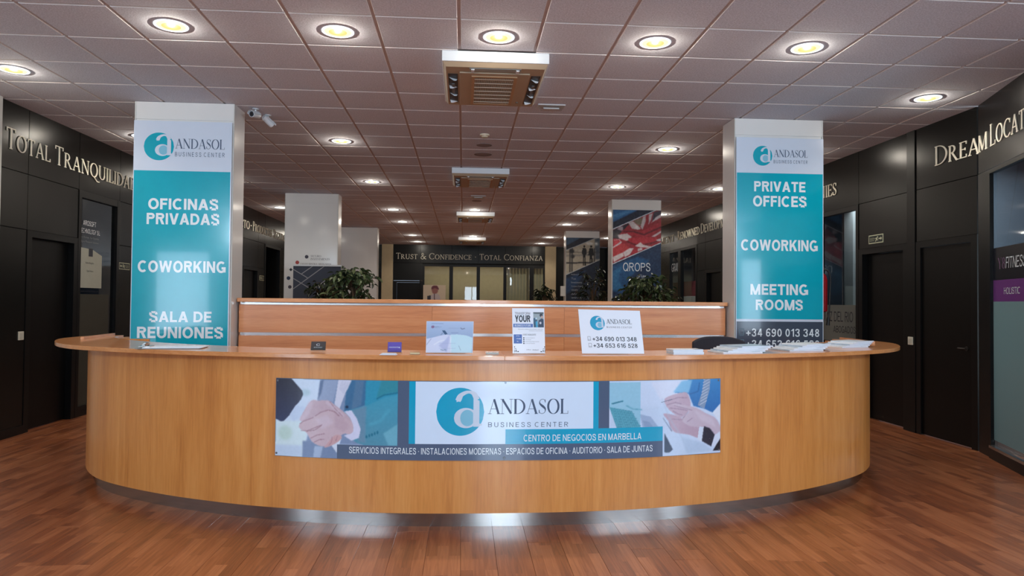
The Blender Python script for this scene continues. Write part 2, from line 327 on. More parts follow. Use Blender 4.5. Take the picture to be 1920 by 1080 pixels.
def glyph(ch, T, t):
    q = []; sf = 0.05; h = max(t, 0.035)
    def stem(x, w=T, serif=(1, 1)):
        q.append([(x-w/2, 0), (x+w/2, 0), (x+w/2, 1), (x-w/2, 1)])
        if serif[0]: q.append([(x-w/2-sf, 0), (x+w/2+sf, 0), (x+w/2+sf, h), (x-w/2-sf, h)])
        if serif[1]: q.append([(x-w/2-sf, 1-h), (x+w/2+sf, 1-h), (x+w/2+sf, 1), (x-w/2-sf, 1)])
    def hb(x0, x1, y): q.append([(x0, y-t/2), (x1, y-t/2), (x1, y+t/2), (x0, y+t/2)])
    def foot(x, y): q.append([(x-T/2-sf, y), (x+T/2+sf, y), (x+T/2+sf, y+h), (x-T/2-sf, y+h)])
    def vb(x, y0, y1): q.append([(x-t/2, y0), (x+t/2, y0), (x+t/2, y1), (x-t/2, y1)])
    X = sf + T/2
    if ch == 'I': stem(X); w = 2*X
    elif ch == 'T': w = 0.64; stem(w/2, serif=(1, 0)); hb(0.02, w-0.02, 1-t/2); vb(0.03, 0.82, 1); vb(w-0.03, 0.82, 1)
    elif ch == 'L': w = 0.56; stem(X); hb(X, w, t/2); vb(w-t/2, 0, 0.2)
    elif ch in 'EF':
        w = 0.56 if ch == 'E' else 0.52; stem(X, serif=(1, 1)); hb(X, w-0.03, 1-t/2); vb(w-0.03, 0.82, 1); hb(X, w-0.12, 0.52); vb(w-0.12, 0.44, 0.6)
        if ch == 'E': hb(X, w, t/2); vb(w-t/2, 0, 0.2)
    elif ch == 'A': w = 0.8; bar((0.08, 0), (0.4, 1), t*1.15, q); bar((0.4, 0.98), (0.72, 0), T, q); hb(0.18, 0.62, 0.34); foot(0.1, 0); foot(0.71, 0)
    elif ch == 'N': w = 0.86; vb(0.12, 0, 1); bar((0.13, 0.97), (0.74, 0.03), T, q); vb(0.74, 0, 1); foot(0.12, 0); foot(0.11, 1-h); foot(0.74, 1-h)
    elif ch == 'M': w = 1.0; vb(0.12, 0, 1); bar((0.14, 0.97), (0.5, 0.06), T, q); bar((0.5, 0.05), (0.86, 0.97), t*1.2, q); q.append([(0.88-T/2, 0), (0.88+T/2, 0), (0.88+T/2, 1), (0.88-T/2, 1)]); foot(0.12, 0); foot(0.88, 0)
    elif ch == 'V': w = 0.78; bar((0.08, 1), (0.4, 0.02), T, q); bar((0.4, 0), (0.7, 1), t*1.15, q); foot(0.1, 1-h); foot(0.68, 1-h)
    elif ch == 'W': w = 1.14; bar((0.08, 1), (0.34, 0.02), T, q); bar((0.34, 0), (0.58, 1), t*1.15, q); bar((0.56, 1), (0.8, 0.02), T, q); bar((0.8, 0), (1.05, 1), t*1.15, q); foot(0.1, 1-h); foot(1.03, 1-h); foot(0.56, 1-h)
    elif ch == 'Y': w = 0.72; bar((0.06, 1), (0.36, 0.48), T, q); bar((0.36, 0.48), (0.66, 1), t*1.15, q); q.append([(0.36-T/2, 0), (0.36+T/2, 0), (0.36+T/2, 0.5), (0.36-T/2, 0.5)]); foot(0.36, 0); foot(0.08, 1-h); foot(0.64, 1-h)
    elif ch == 'D': w = 0.82; stem(X); strokepoly([(X, 1-t/2)]+ell(X+0.12, 0.5, w-X-0.12-T/2, 0.5-t/2, 90, -90)+[(X, t/2)], T, t, q)
    elif ch in 'OQ':
        w = 0.88; strokepoly(ell(w/2, 0.5, w/2-T/2, 0.51-t/2, 0, 360, 36), T, t, q)
        if ch == 'Q': strokepoly(cr_spline([(0.42, 0.04), (0.62, -0.1), (0.84, -0.25), (1.12, -0.24)]), 0.08, 0.06, q)
    elif ch in 'CG':
        w = 0.8; strokepoly(ell(0.46, 0.5, 0.46-T/2, 0.51-t/2, 48, 312, 30), T, t, q); vb(0.76, 0.72, 0.95)
        if ch == 'C': vb(0.76, 0.08, 0.2)
        else: q.append([(0.74-T/2, 0.06), (0.74+T/2, 0.06), (0.74+T/2, 0.44), (0.74-T/2, 0.44)]); hb(0.6, 0.86, 0.44)
    elif ch == 'S':
        w = 0.56; P = [(0.48, 0.8), (0.42, 0.94), (0.27, 0.98), (0.11, 0.88), (0.10, 0.7), (0.24, 0.56), (0.38, 0.45), (0.49, 0.3), (0.44, 0.1), (0.26, 0.02), (0.1, 0.08), (0.05, 0.24)]
        S = cr_spline(P); n = len(S); Lp = []; Rp = []
        for i, (x, y) in enumerate(S):
            a = S[max(i-1, 0)]; b = S[min(i+1, n-1)]; dx, dy = b[0]-a[0], b[1]-a[1]; l = math.hypot(dx, dy) or 1; dx /= l; dy /= l
            wd = (t + (T*1.05-t)*math.exp(-((y-0.5)/0.24)**2))/2; Lp.append((x-dy*wd, y+dx*wd)); Rp.append((x+dy*wd, y-dx*wd))
        for i in range(n-1): q.append([Lp[i], Rp[i], Rp[i+1], Lp[i+1]])
        vb(0.49, 0.74, 0.97); vb(0.05, 0.03, 0.28)
    elif ch == 'U': w = 0.84; x0 = sf+T/2+0.02; q.append([(x0-T/2, 0.34), (x0+T/2, 0.34), (x0+T/2, 1), (x0-T/2, 1)]); strokepoly(ell(0.42, 0.34, 0.42-x0, 0.33, 180, 360), T*0.9, t*1.1, q); vb(0.84-x0, 0.34, 1); foot(x0, 1-h); foot(0.84-x0, 1-h)
    elif ch in 'PRB':
        w = 0.64 if ch == 'P' else 0.74; stem(X); strokepoly([(X, 1-t/2)]+ell(X+0.14, 0.75, 0.24, 0.25-t/2, 90, -90, 14)+[(X, 0.5+t/2)], T, t, q)
        if ch == 'R': bar((0.3, 0.5), (0.66, 0), T*0.95, q); foot(0.68, 0)
        if ch == 'B': strokepoly([(X, 0.5)]+ell(X+0.18, 0.26, 0.26, 0.26-t/2, 90, -90, 14)+[(X, t/2)], T, t, q)
    elif ch == 'Z': w = 0.68; hb(0.06, 0.62, 1-t/2); bar((0.58, 0.97), (0.1, 0.03), T, q); hb(0.06, 0.64, t/2); vb(0.07, 0.82, 1); vb(0.64, 0, 0.2)
    elif ch == '&':
        w = 0.86; strokepoly(cr_spline([(0.84, 0.42), (0.68, 0.46), (0.6, 0.24), (0.4, 0.03), (0.18, 0.04), (0.08, 0.22), (0.16, 0.42), (0.36, 0.56), (0.48, 0.72), (0.46, 0.9), (0.34, 0.98), (0.22, 0.88), (0.24, 0.7), (0.42, 0.4), (0.62, 0.14), (0.8, 0.02), (0.9, 0.04)]), T*0.9, t*1.6, q)
    elif ch == '8': w = 0.56; strokepoly(ell(0.28, 0.75, 0.17, 0.23, 0, 360, 22), T*0.9, t, q); strokepoly(ell(0.28, 0.27, 0.21, 0.26, 0, 360, 22), T, t, q)
    elif ch == '.': w = 0.34; q.append([(0.11, 0.4), (0.23, 0.4), (0.23, 0.52), (0.11, 0.52)])
    elif ch == '-': w = 0.4; hb(0.06, 0.34, 0.4)
    else: w = 0.34
    return q, w
def merge2d(polys):
    """overlapping strokes -> one flat set of triangles that never overlap"""
    from mathutils.geometry import delaunay_2d_cdt
    vs = []; fs = []
    for p in polys:
        a = sum(p[i][0]*p[(i+1) % len(p)][1]-p[(i+1) % len(p)][0]*p[i][1] for i in range(len(p)))
        if abs(a) < 1e-9: continue
        if a < 0: p = p[::-1]
        n = len(vs); vs += [Vector((x, y)) for x, y in p]; fs.append(list(range(n, n+len(p))))
    r = delaunay_2d_cdt(vs, [], fs, 1, 1e-5)
    A = np.array([[[vs[i].x, vs[i].y] for i in (f+f[-1:]*(4-len(f)) if len(f) < 4 else f[:4])] for f in fs]); B = np.roll(A, -1, 1); keep = []
    for f in r[2]:
        c = np.array([sum(r[0][i].x for i in f)/len(f), sum(r[0][i].y for i in f)/len(f)])
        cr = (B[..., 0]-A[..., 0])*(c[1]-A[..., 1])-(B[..., 1]-A[..., 1])*(c[0]-A[..., 0])
        if (cr > -1e-9).all(1).any(): keep.append(tuple(f))
    return [(v.x, v.y) for v in r[0]], keep
def flat_merge(mb, F, polys, n):
    v, f = merge2d(polys); return mb.add([F(a, n, b) for a, b in v], f)
def raised_merge(mb, F, polys, n0, n1):
    v, f = merge2d(polys); k = len(v); from collections import Counter
    cnt = Counter(); 
    for t in f:
        for i in range(len(t)): cnt[(t[i], t[(i+1) % len(t)])] += 1
    side = [(a, b, b+k, a+k) for (a, b) in cnt if (b, a) not in cnt]
    return mb.add([F(a, n1, b) for a, b in v]+[F(a, n0, b) for a, b in v], f+side)
def serif(text, T=0.125, t=0.045, small=0.8, gap=0.08):
    """capitals stay tall, lower-case letters become small capitals; returns a list of letters, each a list of quads"""
    x = 0; out = []
    for ch in text:
        if ch == ' ': x += 0.38; continue
        k = small if ch.islower() else 1.0
        q, w = glyph(ch.upper(), T/k if k < 1 else T, t/k if k < 1 else t)
        out.append([[(x+a*k, b*k) for a, b in p] for p in q]); x += w*k + gap
    return out, x-gap
def fit(polys, x0, x1, z0, z1, ref=None):
    xs = [p[0] for q in polys for p in q]; ys = [p[1] for q in polys for p in q]
    if ref: mx, Mx, my, My = ref
    else: mx, Mx, my, My = min(xs), max(xs), min(ys), max(ys)
    return [[(x0+(a-mx)/(Mx-mx)*(x1-x0), z0+(b-my)/(My-my)*(z1-z0)) for a, b in q] for q in polys]
def sglyph(ch, T):
    q = []; h = T/2
    def v(x, y0=0, y1=1): q.append([(x-h, y0), (x+h, y0), (x+h, y1), (x-h, y1)])
    def hb(x0, x1, y): q.append([(x0, y-h), (x1, y-h), (x1, y+h), (x0, y+h)])
    def dg(x0, y0, x1, y1, k=1.12): w = h*k; q.append([(x0-w, y0), (x0+w, y0), (x1+w, y1), (x1-w, y1)])
    def st(P): strokepoly(P, T, T, q)
    if ch == 'I': v(h); w = T
    elif ch == 'T': w = 0.68; v(w/2); hb(0, w, 1-h)
    elif ch == 'L': w = 0.58; v(h); hb(0, w, h)
    elif ch in 'EF':
        w = 0.62 if ch == 'E' else 0.58; v(h); hb(0, w, 1-h); hb(0, w-0.05, 0.51)
        if ch == 'E': hb(0, w, h)
    elif ch == 'A': w = 0.80; dg(h, 0, w/2, 1); dg(w-h, 0, w/2, 1); q.append([(0.2, 0.2), (0.6, 0.2), (0.6-0.05, 0.2+T*0.85), (0.25, 0.2+T*0.85)])
    elif ch == 'V': w = 0.78; dg(w/2, 0, h, 1); dg(w/2, 0, w-h, 1)
    elif ch == 'W': w = 1.12; dg(0.3, 0, h, 1, 1.0); dg(0.3, 0, w/2, 1, 1.0); dg(w-0.3, 0, w/2, 1, 1.0); dg(w-0.3, 0, w-h, 1, 1.0)
    elif ch == 'N': w = 0.74; v(h); v(w-h); dg(w-h, 0, h, 1, 1.1)
    elif ch == 'M': w = 0.90; v(h); v(w-h); dg(w/2, 0.0, h*1.1, 1, 1.05); dg(w/2, 0.0, w-h*1.1, 1, 1.05)
    elif ch == 'Y': w = 0.76; v(w/2, 0, 0.42); dg(w/2, 0.38, h, 1); dg(w/2, 0.38, w-h, 1)
    elif ch == 'K': w = 0.76; v(h); q.append([(T, 0.28), (T, 0.28+T*1.5), (w-T*1.35, 1), (w-0.02, 1)]); q.append([(0.26, 0.52), (0.26+T*0.75, 0.52+T*0.75), (w, 0), (w-T*1.3, 0)])
    elif ch == 'X': w = 0.74; dg(h, 0, w-h, 1); dg(w-h, 0, h, 1)
    elif ch == 'Z': w = 0.66; hb(0, w, 1-h); hb(0, w, h); dg(h*1.1, h, w-h*1.1, 1-h)
    elif ch == 'H': w = 0.74; v(h); v(w-h); hb(0, w, 0.52)
    elif ch == 'U': w = 0.74; v(h, 0.3, 1); v(w-h, 0.3, 1); st(ell(w/2, 0.36, w/2-h, 0.37-h, 178, 362, 18))
    elif ch == 'J': w = 0.58; v(w-h, 0.26, 1); st(ell(w/2, 0.3, w/2-h, 0.31-h, 170, 362, 16))
    elif ch == 'D': w = 0.76; v(h); st([(h, 1-h)]+[(0.32, 1-h)]+ell(0.34, 0.5, w-0.34-h, 0.5-h, 90, -90, 20)+[(h, h)])
    elif ch in 'OQ0':
        w = 0.84 if ch != '0' else 0.6; st(ell(w/2, 0.5, w/2-h, 0.515-h, 0, 360, 34))
        if ch == 'Q': bar((0.5, 0.28), (0.8, -0.02), T*0.8, q)
    elif ch == 'C': w = 0.80; st(ell(0.43, 0.5, 0.43-h, 0.515-h, 48, 312, 28))
    elif ch == 'G': w = 0.82; st(ell(0.43, 0.5, 0.43-h, 0.515-h, 48, 320, 28)); v(w-h, 0.04, 0.5); hb(0.46, w, 0.5-h)
    elif ch in 'PRB':
        w = 0.68 if ch == 'P' else 0.72; v(h); st([(h, 1-h), (0.4, 1-h)]+ell(0.42, 0.73, w-0.02*(ch != 'P')-0.42-h, 0.27-h, 90, -90, 14)+[(h, 0.46+h)])
        if ch == 'R': q.append([(0.3, 0.48), (0.3+T*1.1, 0.48), (w, 0), (w-T*1.15, 0)])
        if ch == 'B': st([(h, 0.54-h), (0.4, 0.54-h)]+ell(0.42, 0.27, w-0.42-h, 0.27-h, 90, -90, 14)+[(h, h)])
    elif ch == 'S': w = 0.68; st(cr_spline([(w-h*1.0, 0.70), (0.52, 0.90), (0.34, 1.01-h), (0.14, 0.90), (0.09, 0.73), (0.2, 0.59), (0.36, 0.52), (0.53, 0.44), (w-h, 0.28), (0.54, 0.09), (0.34, h-0.01), (0.13, 0.10), (h, 0.31)], False, 5))
    elif ch == '+': w = 0.6; hb(0, w, 0.42); v(w/2, 0.42-w/2, 0.42+w/2)
    elif ch == '1': w = 0.40; v(w-h); dg(h*0.7, 0.72, w-h*1.3, 0.95, 1.2)
    elif ch == '3': w = 0.6; st(cr_spline([(h, 0.76), (0.14, 0.92), (0.3, 1.01-h), (0.48, 0.9), (0.5, 0.72), (0.4, 0.56), (0.26, 0.53)], False, 5)); st(cr_spline([(0.26, 0.53), (0.44, 0.5), (0.6-h, 0.28), (0.46, 0.08), (0.29, h-0.01), (0.12, 0.09), (h*0.9, 0.27)], False, 5))
    elif ch == '4': w = 0.64; v(0.46); hb(0, w, 0.28); dg(h*1.1, 0.24, 0.42, 1, 1.1)
    elif ch in '69':
        w = 0.6; P1 = ell(0.3, 0.31, 0.3-h, 0.32-h, 0, 360, 22); P2 = cr_spline([(0.56, 0.82), (0.44, 0.97), (0.28, 0.98-h*0.5), (0.12, 0.76), (h*1.02, 0.36)], False, 6)
        if ch == '9': P1 = [(0.6-a, 1-b) for a, b in P1]; P2 = [(0.6-a, 1-b) for a, b in P2]
        st(P1); st(P2)
    elif ch == '8': w = 0.6; st(ell(0.3, 0.74, 0.26-h, 0.27-h, 0, 360, 20)); st(ell(0.3, 0.27, 0.3-h, 0.285-h, 0, 360, 22))
    elif ch == '5': w = 0.6; hb(0.1, w-0.04, 1-h); q.append([(0.1-h*0.4, 0.45), (0.1+h*1.3, 0.45), (0.1+h*1.8, 1), (0.1, 1)]); st(cr_spline([(0.11, 0.47), (0.3, 0.62), (0.48, 0.54), (0.6-h, 0.33), (0.46, 0.1), (0.29, h-0.01), (0.12, 0.1), (h*0.9, 0.27)], False, 5))
    elif ch == '2': w = 0.6; st(cr_spline([(h, 0.7), (0.14, 0.92), (0.3, 1.01-h), (0.5, 0.88), (0.48, 0.62), (0.28, 0.38), (0.12, 0.16), (0.1, h)], False, 5)); hb(0.04, w-0.02, h)
    elif ch in '.·': w = T; q.append([(0, 0.38), (T, 0.38), (T, 0.38+T), (0, 0.38+T)])
    else: return None, 0
    return q, w
def gtext(F, parent, text, x0, x1, z0, z1, m, n=0.002, T=0.17, gap=0.13, space=0.34, name='lettering', local=False, slant=0.0):
    """upright grotesque capitals and figures, one mesh for each word, fitted into the given rectangle"""
    x = 0; words = [[]]
    for ch in text:
        if ch == ' ': x += space; words.append([]); continue
        q, w = sglyph(ch, T); words[-1] += [[(x+a+slant*b, b) for a, b in p] for p in q]; x += w+gap
    W_ = x-gap+slant
    for wd in words:
        if not wd: continue
        mb = MB()
        flat_merge(mb, F, [[(x0+a/W_*(x1-x0), z0+b*(z1-z0)) for a, b in p] for p in wd], n)
        mb.build(name, m, parent, fixn=False, local=local)
def flat_text(F, parent, text, x0, x1, z0, z1, m, n=0.002, name='lettering', bold=0.0, track=1.0, label=None, shear=0.0):
    if text == text.upper() and not set(text) & set("',&-:;/"):
        return gtext(F, parent, text, x0, x1, z0, z1, m, n, T=0.11+bold*3.4, gap=(0.13 if bold < 0.02 else 0.06)+(track-1)*0.9, name=name, slant=shear)
    vs, fs = sans(text, bold, track, shear); xs = [v[0] for v in vs]; ys = [v[1] for v in vs]
    mx, Mx, my, My = min(xs), max(xs), min(ys), max(ys)
    mb = MB(); mb.add([F(x0+(a-mx)/(Mx-mx)*(x1-x0), n, z0+(b-my)/(My-my)*(z1-z0)) for a, b in vs], fs)
    return mb.build(name, m, parent, label, fixn=False)
def flat_serif(F, parent, text, x0, x1, z0, z1, m, n=0.002, name='lettering', T=0.14, t=0.035, gap=0.06, small=0.8):
    let, w = serif(text, T, t, small, gap); polys = [p for l in let for p in l]
    mb = MB()
    flat_merge(mb, F, fit(polys, x0, x1, z0, z1, (0, w, 0, 1)), n)
    return mb.build(name, m, parent, fixn=False)
def raised_text(parts, label, z0, z1, depth=0.010, T=0.088, t=0.042):
    """parts: (wall frame, word, start, end) one after the other; every letter becomes a part of one lettering"""
    F, _, s0, _ = parts[0]; t_ = thing('wall_lettering', label, 'lettering', F(s0, 0, z0))
    for F, text, s0, s1 in parts:
        let, w = serif(text, T, t, 0.8, 0.10)
        for l, c in zip(let, [c for c in text if c != ' ']):
            mb = MB(); raised_merge(mb, F, fit(l, s0, s1, z0, z1, (0, w, 0, 1)), 0.002, depth)
            mb.build('letter' if c.isalpha() else 'punctuation', LETTER, t_)
    return t_
def ell_strip(cx, cz, rx, rz, xmax=9, n=28):
    out = []; x1 = min(cx+rx, xmax); xs = [cx-rx+(x1-cx+rx)*i/n for i in range(n+1)]
    hh = [rz*math.sqrt(max(0, 1-((x-cx)/rx)**2)) for x in xs]
    for i in range(n): out.append([(xs[i], cz-hh[i]), (xs[i+1], cz-hh[i+1]), (xs[i+1], cz+hh[i+1]), (xs[i], cz+hh[i])])
    return out
def logo(F, parent, cx, cz, r, n=0.002, teal=None, rx=None):
    """round teal badge with a large white lower-case a running over its edge"""
    rx = rx or r
    def put(polys, dn, m, nm):
        b = MB()
        flat_merge(b, F, [[(cx+a*rx, cz+c*r) for a, c in p] for p in polys], n+dn)
        b.build(nm, m, parent, fixn=False)
    put(ell_strip(0, 0, 1, 1, n=40), 0, teal or TEAL, 'logo_disc')
    q = []
    q.append([(0.55, -0.62), (0.80, -0.62), (0.80, 0.46), (0.55, 0.58)])
    strokepoly(cr_spline([(-0.1, 0.45), (0.02, 0.68), (0.3, 0.82), (0.55, 0.76), (0.7, 0.5)]), 0.24, 0.12, q)
    q.append([(-0.16, 0.40), (0.04, 0.46), (0.1, 0.62), (-0.06, 0.66), (-0.14, 0.58)])
    q.append([(0.66, -0.62), (0.92, -0.56), (0.9, -0.5), (0.66, -0.48)])
    q += ell_strip(0.24, -0.26, 0.5, 0.42, 0.6)
    put(q, 0.0006, BANW, 'logo_letter')
    put(ell_strip(0.30, -0.26, 0.30, 0.34, 0.54), 0.0012, mat('logo_tint', (120, 182, 206), 0.3, var=0.01), 'logo_counter')
def rect(F, parent, s0, s1, z0, z1, n0, n1, m, name='panel', label=None, nx=1, **k):
    mb = MB()
    if nx == 1: mb.fbox(F, s0, s1, n0, n1, z0, z1)
    else:
        ss = [s0+(s1-s0)*i/nx for i in range(nx+1)]; vs = []
        for a in ss: vs += [F(a, n0, z0), F(a, n1, z0), F(a, n1, z1), F(a, n0, z1)]
        fs = [(0, 1, 2, 3), (4*nx, 4*nx+3, 4*nx+2, 4*nx+1)]
        for i in range(nx):
            b = 4*i; fs += [(b+j, b+4+j, b+4+(j+1) % 4, b+(j+1) % 4) for j in range(4)]
        mb.add(vs, fs)
    return mb.build(name, m, parent, label, **k)

# ------------------------------------------------------------------ flat prints painted as a mesh of coloured points
class Canvas:
    def __init__(s, w, h, x0, y0, x1, y1, bg):   # canvas pixels, and the coordinate window used while drawing (y down)
        s.w, s.h = w, h; s.x0, s.y0, s.x1, s.y1 = x0, y0, x1, y1
        xs = x0+(np.arange(w)+0.5)/w*(x1-x0); ys = y0+(np.arange(h)+0.5)/h*(y1-y0); s.X, s.Y = np.meshgrid(xs, ys)
        s.A = np.zeros((h, w, 3)) + np.array(bg, float)
    def blur(s, M, k):
        for _ in range(int(k)):
            M = (np.roll(M, 1, 0)+np.roll(M, -1, 0)+2*M)/4; M = (np.roll(M, 1, 1)+np.roll(M, -1, 1)+2*M)/4
        return M
    def mask(s, P):
        ins = np.zeros(s.X.shape, bool); n = len(P)
        for i in range(n):
            xa, ya = P[i]; xb, yb = P[(i+1) % n]
            if ya == yb: continue
            c = ((ya > s.Y) != (yb > s.Y)) & (s.X < (xb-xa)*(s.Y-ya)/(yb-ya)+xa); ins ^= c
        return ins.astype(float)
    def poly(s, P, c, soft=1, a=1.0, smooth=False, c2=None, ax=1):
        if smooth: P = cr_spline(P, True, 6)
        M = s.blur(s.mask(P), soft)*a; s.put(M, c, c2, ax, P)
    def put(s, M, c, c2=None, ax=1, P=None):
        C = np.zeros_like(s.A)+np.array(c, float)
        if c2 is not None:
            v = [p[ax] for p in P]; t = np.clip(((s.Y if ax else s.X)-min(v))/(max(v)-min(v)), 0, 1)[..., None]; C = C*(1-t)+np.array(c2, float)*t
        s.A = s.A*(1-M[..., None]) + C*M[..., None]
    def line(s, P, w, c, soft=1, a=1.0):
        M = np.zeros(s.X.shape)
        for (xa, ya), (xb, yb) in zip(P[:-1], P[1:]):
            dx, dy = xb-xa, yb-ya; L = dx*dx+dy*dy or 1; t = np.clip(((s.X-xa)*dx+(s.Y-ya)*dy)/L, 0, 1)
            d = np.hypot(s.X-xa-t*dx, s.Y-ya-t*dy); M = np.maximum(M, (d < w/2).astype(float))
        s.put(s.blur(M, soft)*a, c)
    def ell(s, cx, cy, rx, ry, c, soft=1, a=1.0):
        s.put(s.blur((((s.X-cx)/rx)**2+((s.Y-cy)/ry)**2 < 1).astype(float), soft)*a, c)
    def noise(s, k, amp):
        N = s.blur(np.random.randn(s.h, s.w), k); N /= N.std()+1e-9; s.A = np.clip(s.A+N[..., None]*amp, 0, 255)
    def build(s, F, parent, s0, s1, z0, z1, n, name='printed_picture', m=None):
        w, h = s.w, s.h; A = np.clip(s.A, 0, 255)/255; A = np.where(A <= 0.04045, A/12.92, ((A+0.055)/1.055)**2.4)
        vs = []; 
        for j in range(h):
            z = z1+(z0-z1)*j/(h-1)
            for i in range(w): vs.append(tuple(F(s0+(s1-s0)*i/(w-1), n, z)))
        idx = np.arange((h-1)*(w-1)); r = idx//(w-1); c = idx % (w-1); b = r*w+c
        fs = np.stack([b+w, b+w+1, b+1, b], 1).tolist()
        mb = MB(); mb.v = vs; mb.f = fs; o = mb.build(name, m or PRT, parent, fixn=False)
        at = o.data.color_attributes.new('Col', 'FLOAT_COLOR', 'POINT'); at.data.foreach_set('color', np.concatenate([A.reshape(-1, 3), np.ones((w*h, 1))], 1).ravel().astype(np.float32))
        return o

def P4(F, x0, y0, x1, y1):
    ym, xm = (y0+y1)/2, (x0+x1)/2
    return F.px(x0, ym)[0], F.px(x1, ym)[0], F.px(xm, y1)[1], F.px(xm, y0)[1]
def inframe(x, y, z, m=40):
    v = Vector((x, y, z-ZC)); d = v.dot(CF)
    if d < 0.3: return None
    px, py = 960+FPX*v.dot(CR)/d, 540-FPX*v.dot(CU)/d
    return (px, py) if -m < px < 1920+m and -m < py < 1080+m else None

# ================================================================== ROOM SHELL
XL, XR, YB, YF = -4.63, 5.11, 24.6, -2.3
FR = frame(XR, 0, 0, -1); FL = frame(XL, 0, 0, 1); FB = planeY(YB)
AK = (5.10, 6.56)                                  # kink where the right wall turns towards the entrance
FA = frame(AK[0], AK[1], -0.333, -0.943)

# desk outline (half profile, mirrored about DX)
DX = 0.26
HALF = [(0, 4.42), (0.8, 4.462), (1.5, 4.615), (2.0, 4.80), (2.4, 5.0), (2.8, 5.26), (3.05, 5.50), (3.25, 5.8), (3.39, 6.13), (3.46, 6.5), (3.47, 6.9)]
hp = cr_spline([(-0.8, 4.462)]+HALF, False, 10)[10:]
hp[0] = (0.0, 4.42)
PATH = [(-x, y) for x, y in hp[:0:-1]] + hp
PATH = [(x+DX, y) for x, y in PATH]; NP_ = len(PATH)
def pnorm(i):
    a = PATH[max(i-1, 0)]; b = PATH[min(i+1, NP_-1)]; dx, dy = b[0]-a[0], b[1]-a[1]; l = math.hypot(dx, dy); return (dy/l, -dx/l)
def off(i, o):
    n = pnorm(i); return (PATH[i][0]+n[0]*o, PATH[i][1]+n[1]*o)
def band(i0, i1, oo, oi, z0, z1, name, m, parent, **k):
    vs = []; fs = []; n = i1-i0
    for i in range(i0, i1+1):
        a = off(i, oo(i) if callable(oo) else oo); b = off(i, oi(i) if callable(oi) else oi)
        vs += [(*a, z0), (*b, z0), (*b, z1), (*a, z1)]
    fs = [(0, 1, 2, 3), (4*n, 4*n+3, 4*n+2, 4*n+1)]
    for i in range(n):
        for j in range(4): fs.append((4*i+j, 4*i+4+j, 4*i+4+(j+1) % 4, 4*i+(j+1) % 4))
    mb = MB(); mb.add(vs, fs); return mb.build(name, m, parent, **k)
def idx_at(dx): return min(range(NP_), key=lambda i: abs(PATH[i][0]-DX-dx) + (10 if False else 0))
def body_y(x):
    d = abs(x-DX)
    for (a, ya), (b, yb) in zip(hp[:-1], hp[1:]):
        if a <= d <= b: return ya+(yb-ya)*(d-a)/(b-a)
    return hp[-1][1]

# ---- floor: subfloor slab + laminate boards
fl = struct('floor', MB().box(-9.1, 9.1, YF-0.12, 27.0, -0.06, -0.006), mat('subfloor', (60, 36, 26), 0.9, var=0.05))
BW, BLn = 0.198, 1.30
def board_mb(x, y, w, l):
    g, c = 0.0006, 0.0012
    b = MB(); o = [(x+g, y+g), (x+w-g, y+g), (x+w-g, y+l-g), (x+g, y+l-g)]; i = [(x+g+c, y+g+c), (x+w-g-c, y+g+c), (x+w-g-c, y+l-g-c), (x+g+c, y+l-g-c)]
    vs = [(*p, -0.006) for p in o]+[(*p, -0.0012) for p in o]+[(*p, 0.0) for p in i]
    return b.add(vs, [(0, 1, 5, 4), (1, 2, 6, 5), (2, 3, 7, 6), (3, 0, 4, 7), (4, 5, 9, 8), (5, 6, 10, 9), (6, 7, 11, 10), (7, 4, 8, 11), (8, 9, 10, 11)])
def inside_desk(x, y): return abs(x-DX) < 3.3 and y > body_y(x)+0.3
slots = []
for r in range(-45, 46):
    x = r*BW
    y = YF - 0.2 - random.random()*BLn
    while y < (YB+0.1 if -25 <= r <= 26 else 4.4):
        cx, cy = x+BW/2, y+BLn/2; p = inframe(cx, cy, 0, 260)
        slots.append((0 if (p and not inside_desk(cx, cy) and cy < 11) else 1, cy, x, y)); y += BLn
slots.sort(); near = [s for s in slots if s[0] == 0][:300]; rest = [s for s in slots if s[0] == 1] + [s for s in slots if s[0] == 0][300:]
bme = board_mb(0, 0, BW, BLn).mesh('floor_board', LAM)
for _, _, x, y in near:
    o = bpy.data.objects.new('floor_board', bme); o.location = (x, y, 0); COL.objects.link(o); o.parent = fl
mb = MB()
for _, _, x, y in rest:
    b = board_mb(x, y, BW, BLn); mb.add(b.v, b.f)
mb.build('floor_board_field', LAM, fl, kind='stuff')

# ---- ceiling
ce = struct('ceiling', MB().box(-9.1, 9.1, YF-0.12, 27.0, H+0.012, H+0.08), GRID)
TX0, TY0 = -0.6515, 4.900
ACS = [(-0.19, 0.67, 5.52, 6.67), (-0.19, 0.67, 10.36, 11.45), (-0.17, 0.68, 15.46, 16.5), (-0.17, 0.68, 21.5, 22.6)]
tl = []
for i in range(-14, 17):
    for j in range(-12, 34):
        x, y = TX0+0.6*i, TY0+0.6*j
        if y > YB or ((x+0.3 < XL-0.35 or x+0.3 > XR+0.35) and y > 4.0) or x < -8.9 or x > 8.4: continue
        if any(x > a-0.05 and x+0.6 < b+0.05 and y > c-0.05 and y+0.6 < d+0.05 for a, b, c, d in ACS): continue
        p = inframe(x+0.3, y+0.3, H, 60); tl.append((0 if p else 1, y, x))
tl.sort()
def tile_mb(x, y, w=0.576):
    g = 0.012; c = 0.003
    o = [(x+g, y+g), (x+g+w, y+g), (x+g+w, y+g+w), (x+g, y+g+w)]; i = [(x+g+c, y+g+c), (x+g+w-c, y+g+c), (x+g+w-c, y+g+w-c), (x+g+c, y+g+w-c)]
    b = MB(); vs = [(*p, H+0.012) for p in o]+[(*p, H+0.005) for p in o]+[(*p, H) for p in i]
    return b.add(vs, [(0, 4, 5, 1), (1, 5, 6, 2), (2, 6, 7, 3), (3, 7, 4, 0), (4, 8, 9, 5), (5, 9, 10, 6), (6, 10, 11, 7), (7, 11, 8, 4), (8, 11, 10, 9)])
